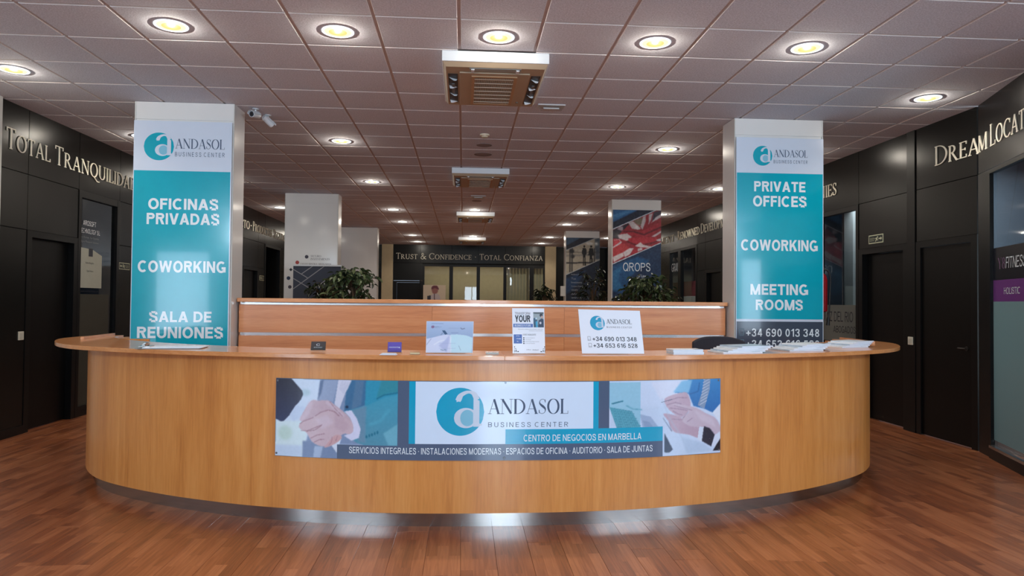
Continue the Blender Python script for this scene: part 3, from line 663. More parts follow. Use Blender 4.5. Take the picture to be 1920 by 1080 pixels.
TEDGE = mat('tile_edge_white', (236, 232, 230), 0.6, var=0.02)
def edge_slots(me):
    me.materials.append(TEDGE)
    for p in me.polygons: p.material_index = 0 if abs(p.normal.z) > 0.99 else 1
tme = tile_mb(0, 0).mesh('ceiling_tile', TILE, fixn=False); edge_slots(tme); mb = MB()
for k, (v, y, x) in enumerate(tl):
    if v == 0 and k < 300:
        o = bpy.data.objects.new('ceiling_tile', tme); o.location = (x, y, 0); COL.objects.link(o); o.parent = ce
    else:
        b = tile_mb(x, y); mb.add(b.v, b.f)
edge_slots(mb.build('ceiling_tile_field', TILE, ce, kind='stuff', fixn=False).data)

# ---- walls made of framed dark panels, doors and glazed units
ZH, ZT = 2.745, 2.155
door_n = [0]; win_n = [0]; G = 0.004
def wall_empty(name, loc):
    o = bpy.data.objects.new(name, None); COL.objects.link(o); o.location = loc; WL[o] = Vector(loc); o['kind'] = 'structure'; o.empty_display_size = 0.2
    return o
def backing(F, w, s0, s1, z0=0, z1=H): rect(F, w, s0, s1, z0, z1, -0.10, -0.022, JOINT, 'backing')
def seg_panel(F, w, s0, s1, zs=(0, ZT, ZH, H)):
    backing(F, w, s0, s1)
    for a, b in zip(zs[:-1], zs[1:]): rect(F, w, s0+G, s1-G, a+(G if a else 0.0), b-(G if b < H else 0), -0.022, 0, DARK, 'panel')
def seg_post(F, w, s0, s1): rect(F, w, s0, s1, 0, H, -0.10, 0.012, DARKF, 'post')
def seg_door(F, w, s0, s1, fw=0.085, handle=None, top=ZT, transom=True, dp=0.10):
    rect(F, w, s0, s1, top, H, -dp, -0.022, JOINT, 'backing')
    if transom: rect(F, w, s0+G, s1-G, top+G, ZH-G, -0.022, 0, DARK, 'panel')
    rect(F, w, s0+G, s1-G, ZH+G, H, -0.022, 0, DARK, 'panel')
    door_n[0] += 1; d = wall_empty('door_%d' % door_n[0], F((s0+s1)/2, 0, 0))
    fr = MB(); fr.fbox(F, s0, s0+fw, -dp, 0.006, 0, top); fr.fbox(F, s1-fw, s1, -dp, 0.006, 0, top); fr.fbox(F, s0+fw, s1-fw, -dp, 0.006, top-0.07, top)
    fr.build('door_frame', DARKF, d)
    lf = rect(F, d, s0+fw+0.003, s1-fw-0.003, 0.008, top-0.073, -dp+0.008, -dp+0.03, DOORM, 'door_leaf')
    if handle:
        hs = s1-fw-0.09 if handle == 'r' else s0+fw+0.09
        mb = MB(); mb.cyl(F(hs, -dp+0.03, 1.0), F(hs, -dp+0.038, 1.0), 0.024); mb.cyl(F(hs, -dp+0.03, 1.0), F(hs, 0.005, 1.0), 0.008, n=8)
        mb.cyl(F(hs, 0.002, 1.0), F(hs+(-0.11 if handle == 'r' else 0.11), 0.002, 1.0), 0.008, n=8); mb.build('door_handle', mat('handle_dark', (70, 68, 66), 0.35, metal=0.8, var=0.03), lf, 'dark steel lever handle')
    return d
def seg_window(F, w, panes, s0, s1, z0=0.06, z1=ZH-0.06, glassm=None, header=True, low=None, fw=0.05):
    if header:
        rect(F, w, s0, s1, ZH, H, -0.10, -0.022, JOINT, 'backing'); rect(F, w, s0+G, s1-G, ZH+G, H, -0.022, 0, DARK, 'panel')
    win_n[0] += 1; d = wall_empty('window_%d' % win_n[0], F((s0+s1)/2, 0, 0))
    fr = MB(); edges = [s0] + [v for p in panes for v in p] + [s1]
    for a, b in zip(edges[::2], edges[1::2]): fr.fbox(F, a, b, -0.07, 0.008, 0, ZH if header else z1+0.08)
    for a, b in panes: fr.fbox(F, a, b, -0.07, 0.006, z1, ZH if header else z1+0.08); fr.fbox(F, a, b, -0.07, 0.006, 0, z0)
    fr.build('window_frame', DARKF, d)
    for a, b in panes: rect(F, d, a, b, z0, z1, -0.036, -0.03, glassm or GLS, 'pane')
    return d

# right wall (s = -Y)
wr = wall_empty('wall_right', (XR, 12, 0))
seg_door(FR, wr, -7.54, -6.59, handle='r', dp=0.045); seg_post(FR, wr, -7.68, -7.54)
seg_door(FR, wr, -8.68, -7.68)
wd = seg_window(FR, wr, [(-9.66, -8.74)], -9.72, -8.68)
seg_panel(FR, wr, -10.72, -9.72); seg_door(FR, wr, -11.7, -10.72); seg_panel(FR, wr, -12.7, -11.7); seg_panel(FR, wr, -13.45, -12.7)
seg_door(FR, wr, -14.42, -13.45); seg_panel(FR, wr, -14.95, -14.42)
wf = seg_window(FR, wr, [(-16.95, -16.28), (-16.08, -15.02)], -17.0, -14.95)
for y in (17.0, 18.1, 19.2, 20.3, 21.4, 22.5, 23.6): seg_panel(FR, wr, -y-(1.1 if y < 23.5 else 1.0), -y)
# law office glazing: frosted band with dark lettering, room behind
rect(FR, wd, -9.66, -8.74, 0.94, 1.437, -0.029, -0.0275, FILMG, 'frosted_film')
flat_text(FR, wd, 'DIAZ DEL RIO', -9.66, -8.86, 1.21, 1.345, TXTD, -0.026, 'window_lettering')
flat_text(FR, wd, 'ABOGADOS', -9.35, -8.80, 1.06, 1.15, TXTD, -0.026, 'window_lettering')
rect(FR, wd, -9.66, -8.74, 0.06, 0.94, -0.06, -0.04, DARK, 'lower_panel')
# room shells behind the right wall
def room(name, x0, x1, y0, y1, m, openx):
    mb = MB(); t = 0.05
    mb.box(x1, x1+t, y0, y1, 0, H); mb.box(x0, x1, y0-t, y0, 0, H); mb.box(x0, x1, y1, y1+t, 0, H)
    o = mb.build(name, m); o['kind'] = 'structure'; return o
o = MB().box(6.0, 6.25, 10.35, 10.6, 0, H).build('pillar', PAINT); props(o, 'white pillar added inside the law office in place of a reflected column', 'pillar')  # added pillar stands in for a pale column reflected in the glass
room('wall_law_office', 5.24, 6.8, 8.6, 11.4, mat('office_grey', (96, 104, 112), 0.8, var=0.05), 0)
room('wall_far_office', 5.24, 6.8, 14.8, 20.2, mat('office_pale', (150, 152, 156), 0.8, var=0.05), 0)
room('wall_fitness_studio', 5.24, 7.2, 4.7, 8.45, mat('studio_blue_grey', (112, 118, 128), 0.8, var=0.05), 0)
# far window: red poster part behind glass + white cabinet
mb = MB().box(5.85, 5.87, 16.9, 19.2, 0.9, 2.02); o = mb.build('poster_board', mat('coral_red', (196, 84, 92), 0.6, var=0.03)); props(o, 'coral red poster board behind the far right office glass', 'poster')
mb = MB().box(5.5, 5.75, 15.9, 17.3, 0.0, 1.62); o = mb.build('office_cabinet', PAINT, bevel=0.006); props(o, 'low white cabinet behind the far right office glass', 'cabinet')
FRG = frame(XR, 0, 0, -1)
flat_text(FRG, wf, 'GRAN', -16.9, -16.32, 2.22, 2.42, TXTW, -0.026, 'window_lettering')

# angled right wall with the glazed fitness shopfront
wa = wall_empty('wall_right_front', (AK[0], AK[1], 0))
s_g0, _ = FA.px(1857, 500)
rect(FA, wa, 0.0, 2.2, ZH+G, H, -0.03, 0, DARK, 'panel'); 
rect(FA, wa, 0.0, s_g0, 0, ZH-G, -0.03, 0.004, DARKF, 'post')
zt_ = FA.px(1857, 325)[1]
g1 = FA.px(1857, 466)[1]; g2 = FA.px(1857, 526)[1]; g3 = FA.px(1857, 565.5)[1]; g4 = FA.px(1860, 825)[1]; g5 = FA.px(1860, 839)[1]
wg = wall_empty('window_9', FA(1.5, 0, 0)); fr = MB()
fr.fbox(FA, s_g0, 2.2, -0.04, 0.004, zt_, ZH-G); fr.fbox(FA, s_g0, 2.2, -0.04, 0.02, 0, g5); fr.fbox(FA, 2.1, 2.2, -0.08, 0.004, g5, zt_); fr.build('window_frame', DARKF, wg)
rect(FA, wg, s_g0, 2.1, g5, zt_, -0.034, -0.026, GLS, 'pane')
rect(FA, wg, s_g0, 2.1, g3, g2, -0.025, -0.0235, mat('film_purple', (104, 52, 120), 0.3, var=0.12, var_scale=(0.8, 0.8, 0.3)), 'purple_film')
rect(FA, wg, s_g0, 2.1, g2, g1, -0.025, -0.0235, mat('film_navy', (16, 16, 26), 0.3, var=0.05), 'dark_film')
rect(FA, wg, s_g0, 2.1, g4, g3, -0.025, -0.0235, FILM, 'frosted_film')
rect(FA, wg, s_g0, 2.2, g5-0.005, g5+0.02, -0.02, 0.022, STEEL, 'metal_sill')
a, b, _, _ = P4(FA, 1866, 480, 1879, 506); _, c, _, _ = P4(FA, 1880, 478, 1919, 503)
zb, zt2 = FA.px(1880, 503)[1], FA.px(1880, 482)[1]
flat_serif(FA, wg, 'Y8', a, b, zb, zt2, mat('mauve_text', (120, 92, 124), 0.4, var=0.02), -0.0225, 'window_lettering')
flat_text(FA, wg, 'FITNESS', b+0.012, c, zb, zt2, TXTW, -0.0225, 'window_lettering', shear=0.15)
a, b, _, _ = P4(FA, 1877, 537, 1907, 551); flat_text(FA, wg, 'HOLISTIC', a, b, FA.px(1890, 551)[1], FA.px(1890, 538.5)[1], TXTW, -0.0225, 'window_lettering')

# left wall (s = Y)
wl = wall_empty('wall_left', (XL, 12, 0))
seg_panel(FL, wl, 7.22, 7.72); seg_door(FL, wl, 7.72, 8.70)
ww = seg_window(FL, wl, [(8.76, 9.63)], 8.70, 9.70, z0=0.12, z1=2.66, glassm=GLSD)
rect(FL, ww, 8.76, 9.50, 0.12, 1.485, -0.029, -0.020, mat('olive_panel', (58, 58, 50), 0.5, var=0.05), 'lower_panel')
seg_panel(FL, wl, 9.70, 10.7)
seg_door(FL, wl, 10.7, 11.7); seg_panel(FL, wl, 11.7, 12.8); seg_panel(FL, wl, 12.8, 13.9); seg_panel(FL, wl, 13.9, 15.0)
seg_door(FL, wl, 15.0, 16.06, fw=0.05); seg_panel(FL, wl, 16.06, 16.58)
rect(FL, wl, 16.58, 17.95, ZH, H, -0.10, -0.022, JOINT, 'backing'); rect(FL, wl, 16.58+G, 17.95-G, ZH+G, H, -0.022, 0, DARK, 'panel')
mb = MB(); mb.fbox(FL, 16.58, 16.64, -0.3, 0.012, 0, ZH); mb.fbox(FL, 17.88, 17.95, -0.3, 0.012, 0, ZH); mb.fbox(FL, 16.64, 17.88, -0.3, 0.012, ZH-0.06, ZH); mb.build('doorway_frame', DARKF, wl)
for y in (17.95, 19.05, 20.15, 21.25, 22.35, 23.45): seg_panel(FL, wl, y, y+(1.1 if y < 23.4 else 1.15))
mb = MB(); mb.box(-6.2, -6.15, 16.3, 18.3, 0, H); mb.box(-6.15, -4.74, 16.3, 16.35, 0, H); mb.box(-6.15, -4.74, 18.25, 18.3, 0, H); o = mb.build('wall_side_passage', mat('passage_dark', (40, 42, 46), 0.8, var=0.05)); o['kind'] = 'structure'
o = MB().box(-5.35, -4.95, 16.9, 17.5, 0, 1.66).build('appliance', mat('appliance_white', (200, 204, 206), 0.4, var=0.03), bevel=0.01); props(o, 'pale box-shaped appliance standing in the open doorway on the far left wall', 'appliance')
mb = MB(); mb.box(-5.5, -5.45, 8.5, 9.9, 0, H); mb.box(-5.45, -4.74, 8.5, 8.55, 0, H); mb.box(-5.45, -4.74, 9.85, 9.9, 0, H); o = mb.build('wall_side_office', INNER); o['kind'] = 'structure'
flat_text(FL, ww, 'AROSOFT', *P4(FL, 159, 415, 183, 427)[:2], FL.px(171, 424)[1], FL.px(171, 415)[1], TXTW, -0.018, 'window_lettering')
flat_text(FL, ww, 'TECHNOLOGY S.L.', 8.775, FL.px(191, 435)[0], FL.px(171, 438.5)[1], FL.px(171, 430)[1], TXTW, -0.018, 'window_lettering')
for i, tx in enumerate(('Your Business, Our Expertise', 'Aligned Research Solutions')):
    flat_text(FL, ww, tx, 8.78, FL.px(188, 450)[0], FL.px(171, 449+i*8)[1], FL.px(171, 444+i*8)[1], mat('text_grey', (130, 136, 140), 0.5, var=0.02), -0.018, 'window_lettering')
# paper notice inside the window
a, b, zc_, zd_ = P4(FL, 151, 466, 192, 540); zd2 = FL.px(190, 480)[1]
mb = MB(); mb.plate([(a, zc_), (b, zc_), (b, zd2), ((a+b)/2+0.02, zd_-0.01), (a, zd_)], FL, -0.012, -0.009); nt_ = mb.build('notice', mat('notice_paper', (176, 180, 168), 0.6, var=0.03)); props(nt_, 'pale notice sheet with a dark square emblem on the left office window', 'notice')
rect(FL, nt_, a+0.38*(b-a), a+0.56*(b-a), zd_-0.10, zd_+0.0, -0.0085, -0.007, TXTD, 'emblem')
for i, (t_, k0, k1, dz) in enumerate((('Bufete Abogados', 0.25, 0.62, 0.17), ('Open Hours', 0.3, 0.6, 0.27), ('www.arosofttechnology.com', 0.06, 0.85, 0.52))):
    flat_text(FL, nt_, t_, a+k0*(b-a), a+k1*(b-a), zd_-dz-0.03, zd_-dz, TXTD, -0.0085, 'lettering')

# white pier at the near end of the left wall
FP = frame(-4.60, 7.24, 0.17, -0.985)
def FPi(s, n, z): return FP(s, -n, z)
mb = MB(); mb.fbox(FPi, 0, 2.6, -0.12, 0.0, 0, H); o = mb.build('wall_left_front', PAINT); o['kind'] = 'structure'
# right continuation behind the camera and entrance front

# back wall
wb_ = wall_empty('wall_back', (0.2, YB, 0))
for a, b in zip((-2.46, -1.52, -0.42, 0.52, 1.47, 2.42), (-1.52, -0.42, 0.52, 1.47, 2.42, 2.88)):
    rect(FB, wb_, a+G, b-G, 2.79, H, -0.022, 0, DARK, 'panel')
rect(FB, wb_, -2.46, 2.88, 2.74, H, -0.10, -0.022, JOINT, 'backing')
rect(FB, wb_, -2.46, -1.44, 2.17, 2.78, -0.05, 0, DARK, 'panel')
door_n[0] += 1; d = wall_empty('door_%d' % door_n[0], (-1.9, YB, 0))
mb = MB(); mb.fbox(FB, -2.46, -2.33, -0.08, 0.01, 0, 2.16); mb.fbox(FB, -1.50, -1.44, -0.08, 0.01, 0, 2.16); mb.fbox(FB, -2.33, -1.5, -0.08, 0.01, 2.1, 2.16); mb.build('door_frame', DARKF, d)
rect(FB, d, -2.325, -1.505, 0.01, 2.095, -0.06, -0.03, DOORM, 'door_leaf')
seg_window(FB, wb_, [(-1.37, -0.50), (-0.37, 0.46), (0.58, 1.41), (1.52, 2.34), (2.49, 2.83)], -1.44, 2.88, header=False, z1=2.675)
mb = MB().box(-1.5, 3.0, 27.0, 27.05, 0, H); mb.box(-1.55, -1.5, 24.75, 27.0, 0, H); mb.box(3.0, 3.05, 24.75, 27.0, 0, H); o = mb.build('wall_back_office', CREAM); o['kind'] = 'structure'
# vertical blinds behind the two right-hand panes of the back office
bl = thing('vertical_blind', 'beige vertical slat blind behind the right panes of the back office', 'blind', (2.1, 24.95, 0))
bm_ = MB().box(-0.055, 0.055, -0.0015, 0.0015, 0.1, 2.66, Matrix.Rotation(0.35, 4, 'Z')).mesh('slat', mat('blind_fabric', (196, 180, 148), 0.8, var=0.04))
for k in range(13):
    o = bpy.data.objects.new('slat', bm_); o.location = (-0.6+k*0.115, 0, 0); COL.objects.link(o); o.parent = bl
MB().box(-0.68, 0.9, -0.03, 0.03, 2.66, 2.71).build('headrail', ACW, bl, local=True)
# cream pillars either side of the back wall and the dark returns beyond them
for a, b, n in ((-2.86, -2.47, 'leftmost of the two cream pillars framing the far back wall'), (2.89, 3.28, 'rightmost of the two cream pillars framing the far back wall')):
    o = MB().box(a, b, YB-0.02, YB+0.3, 0, H).build('pillar', CREAM); props(o, n, 'pillar')
for a, b in ((XL-0.1, -2.87), (3.29, XR+0.1)):
    mb = MB().box(a, b, YB+0.2, YB+0.3, 0, H); o = mb.build('wall_back_side', DARK); o['kind'] = 'structure'

# entrance front behind the camera: three glazed openings in a wall, plus added high windows for the fill
def wall_with(openings, x0, x1, z0, z1, y0, y1):
    mb = MB(); x = x0
    for a, b, c, d in openings:
        mb.box(x, a, y0, y1, z0, z1); 
        if c > z0: mb.box(a, b, y0, y1, z0, c)
        mb.box(a, b, y0, y1, d, z1); x = b
    mb.box(x, x1, y0, y1, z0, z1); return mb
FM = mat('front_wall', (150, 142, 134), 0.8, var=0.05)
o = wall_with([(-7.3, -5.9, 0.1, 2.6), (0.05, 1.2, 0.1, 2.6), (6.8, 8.4, 0.1, 2.6)], -9.1, 9.1, 0, 2.66, YF-0.12, YF).build('wall_front', FM); o['kind'] = 'structure'
mb = MB(); mb.box(-9.1, -5.6, YF-0.12, YF, 2.66, H+0.012); mb.box(6.6, 9.1, YF-0.12, YF, 2.66, H+0.012); mb.box(-5.6, 6.6, YF-0.12, YF, 3.34, H+0.012); mb.box(-2.8, 3.4, YF-0.12, YF, 2.66, 3.34); o = mb.build('wall_front_upper', FM); o['kind'] = 'structure'
for k, (a, b, c, d, nm) in enumerate(((-7.3, -5.9, 0.1, 2.6, 1), (0.05, 1.2, 0.1, 2.6, 2), (6.8, 8.4, 0.1, 2.6, 1), (-5.6, -2.8, 2.66, 3.34, 2), (3.4, 6.6, 2.66, 3.34, 2))):  # last two are made-up high windows framing the fill lights
    w = wall_empty('window_%d' % (10+k), ((a+b)/2, YF, 0)); mb = MB(); t = 0.05
    mb.box(a, a+t, YF-0.1, YF+0.01, c, d); mb.box(b-t, b, YF-0.1, YF+0.01, c, d); mb.box(a, b, YF-0.1, YF+0.01, c, c+t); mb.box(a, b, YF-0.1, YF+0.01, d-t, d)
    for q in range(1, nm): x = a+(b-a)*q/nm; mb.box(x-0.03, x+0.03, YF-0.1, YF+0.01, c+t, d-t)
    mb.build('window_frame', DARKF, w)
    MB().box(a+t, b-t, YF-0.06, YF-0.054, c+t, d-t).build('pane', glass('front_glass_%d' % k, (0.95, 0.97, 0.98), 1.45), w)
for nm, q in (('wall_lobby_left', (-9.1, -9.0, YF, 4.7)), ('wall_lobby_right', (9.0, 9.1, YF, 4.55)), ('wall_lobby_return_left', (-9.0, -4.25, 4.7, 4.8)), ('wall_lobby_return_right', (4.42, 9.0, 4.47, 4.57))):
    o = MB().box(*q, 0, H+0.012).build(nm, PAINT); o['kind'] = 'structure'
# baseboards
o = MB().fbox(FL, 7.22, 7.72, 0, 0.012, 0, 0.09).build('baseboard_left', DARKF); o['kind'] = 'structure'
o = MB().fbox(FL, 9.7, 15.0, 0, 0.012, 0, 0.09).build('baseboard_left_far', DARKF); o['kind'] = 'structure'

# ================================================================== COLUMNS AND BANNERS
CY = [7.25, 13.2, 19.15]
names = {0: 'nearest', 1: 'middle', 2: 'farthest'}
desc = {('L', 0): 'white square column at left carrying the teal Spanish office banner', ('R', 0): 'white square column at right carrying the teal English office banner',
        ('L', 1): 'white column behind the left plant with small company emblems on it', ('R', 1): 'white column wearing the banner with the red and white flag',
        ('L', 2): 'plain pale column partly hidden behind the white column at left centre', ('R', 2): 'pale column wearing the banner with two standing silhouettes'}
COLS = {}
for k, y in enumerate(CY):
    for side, x0, x1 in (('L', -3.33, -2.35), ('R', (2.885, 2.835, 2.82)[k], (3.865, 3.80, 3.77)[k])):
        t = thing('column', desc[(side, k)], 'column', ((x0+x1)/2, y+0.165, 0))
        MB().box(x0, x1, y+0.008, y+0.34, 0, H).build('shaft', WHITE, t, bevel=0.004)
        MB().box(x0+0.012, x1-0.012, y, y+0.008, 3.255, H-0.004).build('top_panel', WHITE, t)
        mb = MB(); mb.box(x0, x0+0.012, y-0.004, y+0.008, 0, H-0.004); mb.box(x1-0.012, x1, y-0.004, y+0.008, 0, H-0.004); mb.build('corner_trim', PAINT, t)
        if side == 'L' or k == 2: MB().box(x0+0.012, x1-0.012, y, y+0.008, 0, 3.245).build('face_panel', WHITE, t)
        COLS[(side, k)] = t
F7 = planeY(7.25)
def bx(F, t, x0, y0, x1, y1, m, n0, n1, name, **k):
    a, b, c, d = P4(F, x0, y0, x1, y1); return rect(F, t, a, b, c, d, n0, n1, m, name, **k)
# left banner
F7 = planeY(7.236)
t = thing('banner', 'tall teal banner reading OFICINAS PRIVADAS, COWORKING, SALA DE REUNIONES on the left column', 'banner', (-2.84, 7.24, 0))
rect(F7, t, -3.325, -2.362, 0.25, 3.232, 0.004, 0.012, BANW, 'backing_board')
rect(F7, t, -3.318, -2.372, 0.26, 2.727, 0.0122, 0.0128, TEAL, 'teal_field')
n = 0.0135
sc7, zc7 = F7.px(299, 275); rr = (F7.px(299, 249)[1]-F7.px(299, 301)[1])/2
logo(F7, t, sc7, zc7, rr, 0.0128, TEAL, rx=rr*1.05)
def ptxt(F, t, txt, x0, y0, x1, y1, m, n, bold=0.0, track=1.0, **k):
    a, b, c, d = P4(F, x0, y0, x1, y1); return flat_text(F, t, txt, a, b, c, d, m, n, bold=bold, track=track, **k)
def pser(F, t, txt, x0, y0, x1, y1, m, n, **k):
    a, b, c, d = P4(F, x0, y0, x1, y1); return flat_serif(F, t, txt, a, b, c, d, m, n, **k)
pser(F7, t, 'ANDASOL', 330, 261.5, 422, 280, TXTS, n)
ptxt(F7, t, 'BUSINESS CENTER', 329, 286.5, 422, 294.5, TXTS, n, 0.0, 1.35)
BLD = 0.026
for txt, x0, y0, x1, y1 in (('OFICINAS', 279, 373, 410, 393.5), ('PRIVADAS', 276, 400.5, 412, 421.5), ('COWORKING', 259.5, 489.5, 424, 511), ('SALA DE', 281, 584, 397.5, 604), ('REUNIONES', 258, 613, 419, 634)):
    ptxt(F7, t, txt, x0, y0, x1, y1, TXTW, n, BLD, 1.05)
# right banner
t = thing('banner', 'tall teal banner reading PRIVATE OFFICES, COWORKING, MEETING ROOMS on the right column', 'banner', (3.38, 7.24, 0))
rect(F7, t, 2.895, 3.858, 0.25, 3.222, 0.004, 0.012, BANW, 'backing_board')
a, b, c, d = P4(F7, 1380.5, 325.5, 1541.5, 598.5); rect(F7, t, a, b, c, d, 0.0122, 0.0128, TEAL, 'teal_field')
_, _, c, d = P4(F7, 1380.5, 603, 1541.5, 670); rect(F7, t, a, b, 0.4, d, 0.0122, 0.0128, GREYP, 'slate_field')
sc7, zc7 = F7.px(1429, 292.5); rr = (F7.px(1429, 274)[1]-F7.px(1429, 311)[1])/2
logo(F7, t, sc7, zc7, rr, 0.0128, TEAL)
pser(F7, t, 'ANDASOL', 1450, 282, 1513, 295.5, TXTS, n)
ptxt(F7, t, 'BUSINESS CENTER', 1449.5, 301, 1513, 307, TXTS, n, 0.0, 1.35)
for txt, x0, y0, x1, y1 in (('PRIVATE', 1413, 341, 1509, 360), ('OFFICES', 1411, 368, 1511, 388), ('COWORKING', 1388.5, 450, 1532, 470.5), ('MEETING', 1406, 533, 1514, 553), ('ROOMS', 1416, 562, 1504, 581.5), ('+34 690 013 348', 1398, 616.5, 1535, 631), ('+34 653 616 528', 1398, 638, 1535, 652.5)):
    ptxt(F7, t, txt, x0, y0, x1, y1, TXTW, n, BLD if '+' not in txt else 0.014, 1.05)
def phone_icon(F, t, px0, py0, px1, py1, m, n):
    a, b, c, d = P4(F, px0, py0, px1, py1); w = (b-a)*0.1; mb = MB()
    for q in ((a, b, c, c+w), (a, b, d-w, d), (a, a+w, c, d), (b-w, b, c, d), (a, b, c+(d-c)*0.18, c+(d-c)*0.18+w*0.8)): mb.fbox(F, q[0], q[1], n-0.0004, n, q[2], q[3])
    mb.build('phone_symbol', m, t)
GRT = mat('icon_teal_grey', (90, 120, 136), 0.4, var=0.02)
phone_icon(F7, t, 1385, 616, 1394, 629, GRT, n); phone_icon(F7, t, 1385, 636.5, 1394, 650, GRT, n)

# flag banner on the middle right column
F13 = planeY(13.2)
t = thing('banner', 'blue banner with a waving red and white flag reading QROPS on the middle right column', 'banner', (3.3, 13.18, 0))
rect(F13, t, 2.838, 3.796, 0.25, 3.235, 0.004, 0.010, PAINT, 'backing_board')
cv = Canvas(112, 230, 45, 130, 535, 1130, (16, 40, 72))
cv.poly([(45, 130), (300, 130), (45, 300)], (36, 96, 150), 3); cv.poly([(45, 230), (120, 200), (300, 130), (200, 130), (45, 190)], (90, 150, 200), 4, 0.5)
cv.poly([(45, 260), (300, 135), (470, 130), (45, 330)], (22, 32, 56), 2)
FLG = [(45, 335), (480, 132), (535, 130), (535, 455), (45, 675)]
cv.poly(FLG, (150, 40, 52), 0)
cv.poly([(45, 340), (230, 255), (160, 330), (110, 380), (160, 430), (60, 420), (45, 430)], (34, 28, 44), 1)
cv.poly([(250, 240), (340, 205), (350, 240), (330, 290), (290, 280)], (120, 110, 92), 2)
cv.poly([(200, 260), (250, 245), (330, 320), (300, 330), (240, 320)], (196, 186, 190), 1); cv.poly([(350, 200), (380, 185), (375, 250), (345, 330), (325, 300)], (196, 186, 190), 1)
cv.poly([(410, 175), (450, 160), (425, 240), (405, 280)], (190, 180, 186), 1); cv.poly([(460, 150), (535, 130), (535, 190), (470, 230), (440, 240)], (60, 52, 70), 2); cv.poly([(480, 200), (535, 165), (535, 200), (430, 260)], (200, 190, 196), 1)
cv.poly([(110, 300), (150, 300), (150, 350), (90, 330)], (160, 150, 160), 2)
cv.poly([(130, 340), (330, 345), (535, 250), (535, 320), (380, 400), (240, 390), (180, 360)], (170, 44, 58), 2, smooth=False); cv.line([(150, 350), (260, 350), (360, 380), (535, 300)], 14, (90, 18, 34), 2)
cv.poly([(95, 385), (190, 370), (240, 405), (190, 445), (110, 420)], (206, 196, 198), 1); cv.poly([(430, 400), (535, 335), (535, 355), (470, 400)], (200, 188, 194), 1)
cv.poly([(200, 420), (300, 405), (500, 405), (480, 450), (300, 470), (220, 470)], (178, 48, 62), 2); cv.line([(190, 450), (300, 495), (420, 470), (500, 440)], 12, (92, 20, 36), 2)
cv.poly([(270, 495), (325, 455), (350, 480), (440, 500), (400, 512), (300, 505)], (204, 194, 198), 1); cv.poly([(480, 430), (535, 410), (535, 440), (500, 445)], (190, 180, 188), 1)
cv.poly([(60, 430), (120, 440), (150, 490), (60, 520)], (190, 60, 72), 2); cv.line([(60, 440), (110, 430), (130, 460)], 8, (206, 150, 156), 1)
cv.line([(45, 520), (130, 460)], 16, (206, 196, 200), 1); cv.poly([(45, 520), (160, 470), (220, 520), (45, 640)], (176, 56, 62), 2)
cv.poly([(45, 610), (150, 560), (160, 600), (60, 660)], (208, 198, 200), 1); cv.poly([(150, 560), (220, 515), (260, 520), (220, 580), (170, 610)], (206, 196, 200), 1); cv.poly([(230, 585), (250, 530), (300, 510), (280, 560)], (164, 44, 58), 1); cv.poly([(300, 520), (340, 510), (350, 530), (300, 550)], (200, 190, 196), 1)
cv.line([(45, 330), (480, 130)], 9, (186, 196, 210), 0); cv.line([(45, 680), (535, 458)], 9, (190, 200, 212), 0)
cv.poly([(45, 690), (535, 465), (535, 1130), (45, 1130)], (18, 44, 78), 2); cv.poly([(45, 700), (300, 600), (420, 640), (230, 800), (140, 980), (45, 950)], (30, 88, 138), 6, 0.8); cv.poly([(45, 760), (140, 700), (100, 830), (160, 930), (45, 940)], (60, 140, 190), 5, 0.45)
cv.noise(3, 5)
a, b, _, d = P4(F13, 1148.5, 394, 1239, 560); cv.build(F13, t, a, b, F13.px(1195, 579.3)[1], d, 0.0106, m=PRM)
ptxt(F13, t, 'QROPS', 1168, 493, 1219, 508.5, TXTW, 0.0112, 0.0, 1.0)
ptxt(F13, t, 'of Law', 1196, 514.5, 1211, 520, TXTW, 0.0112); ptxt(F13, t, 'Spain', 1194, 527, 1209, 533, TXTW, 0.0112)
# silhouettes banner on the farthest right column
F19 = planeY(19.15)
t = thing('banner', 'dark blue banner with two people in silhouette on the farthest right column', 'banner', (3.3, 19.13, 0))
rect(F19, t, 2.825, 3.765, 0.25, 3.235, 0.004, 0.010, PAINT, 'backing_board')
cv = Canvas(66, 200, 150, 185, 600, 1400, (14, 30, 52))
cv.poly([(150, 185), (350, 185), (150, 310)], (52, 80, 110), 1); cv.poly([(150, 300), (350, 190), (545, 185), (150, 355)], (24, 30, 46), 1)
cv.poly([(150, 360), (545, 188), (600, 185), (600, 480), (150, 685)], (176, 168, 150), 0); cv.ell(460, 262, 50, 20, (214, 214, 210), 2); cv.poly([(530, 200), (600, 185), (600, 470), (540, 480)], (72, 84, 98), 2)
cv.line([(150, 385), (600, 380)], 6, (60, 60, 62), 1); cv.line([(150, 430), (600, 415)], 18, (110, 112, 116), 2, 0.6); cv.line([(150, 528), (600, 520)], 18, (40, 40, 42), 1)
for x in (205, 232, 525): cv.line([(x, 330), (x, 650)], 10, (30, 30, 34), 1)
cv.ell(230, 370, 30, 28, (30, 32, 36), 2); cv.ell(240, 440, 24, 26, (34, 34, 38), 2)
for x in (392, 482):
    cv.ell(x, 303, 14, 17, (8, 9, 12), 0); cv.poly([(x-20, 326), (x+18, 326), (x+32, 350), (x+28, 410), (x+18, 420), (x+22, 560), (x+6, 560), (x, 450), (x-6, 560), (x-20, 560), (x-18, 420), (x-34, 395), (x-26, 345)], (10, 11, 14), 0)
cv.poly([(440, 420), (500, 320), (520, 420)], (12, 13, 16), 1)
cv.line([(150, 360), (545, 188)], 8, (160, 170, 180), 0); cv.line([(150, 690), (600, 480)], 9, (176, 184, 190), 0)
cv.poly([(150, 700), (600, 490), (600, 1400), (150, 1400)], (14, 28, 50), 1); cv.poly([(150, 740), (420, 620), (300, 820), (150, 960)], (24, 62, 104), 4, 0.8)
cv.noise(2, 4)
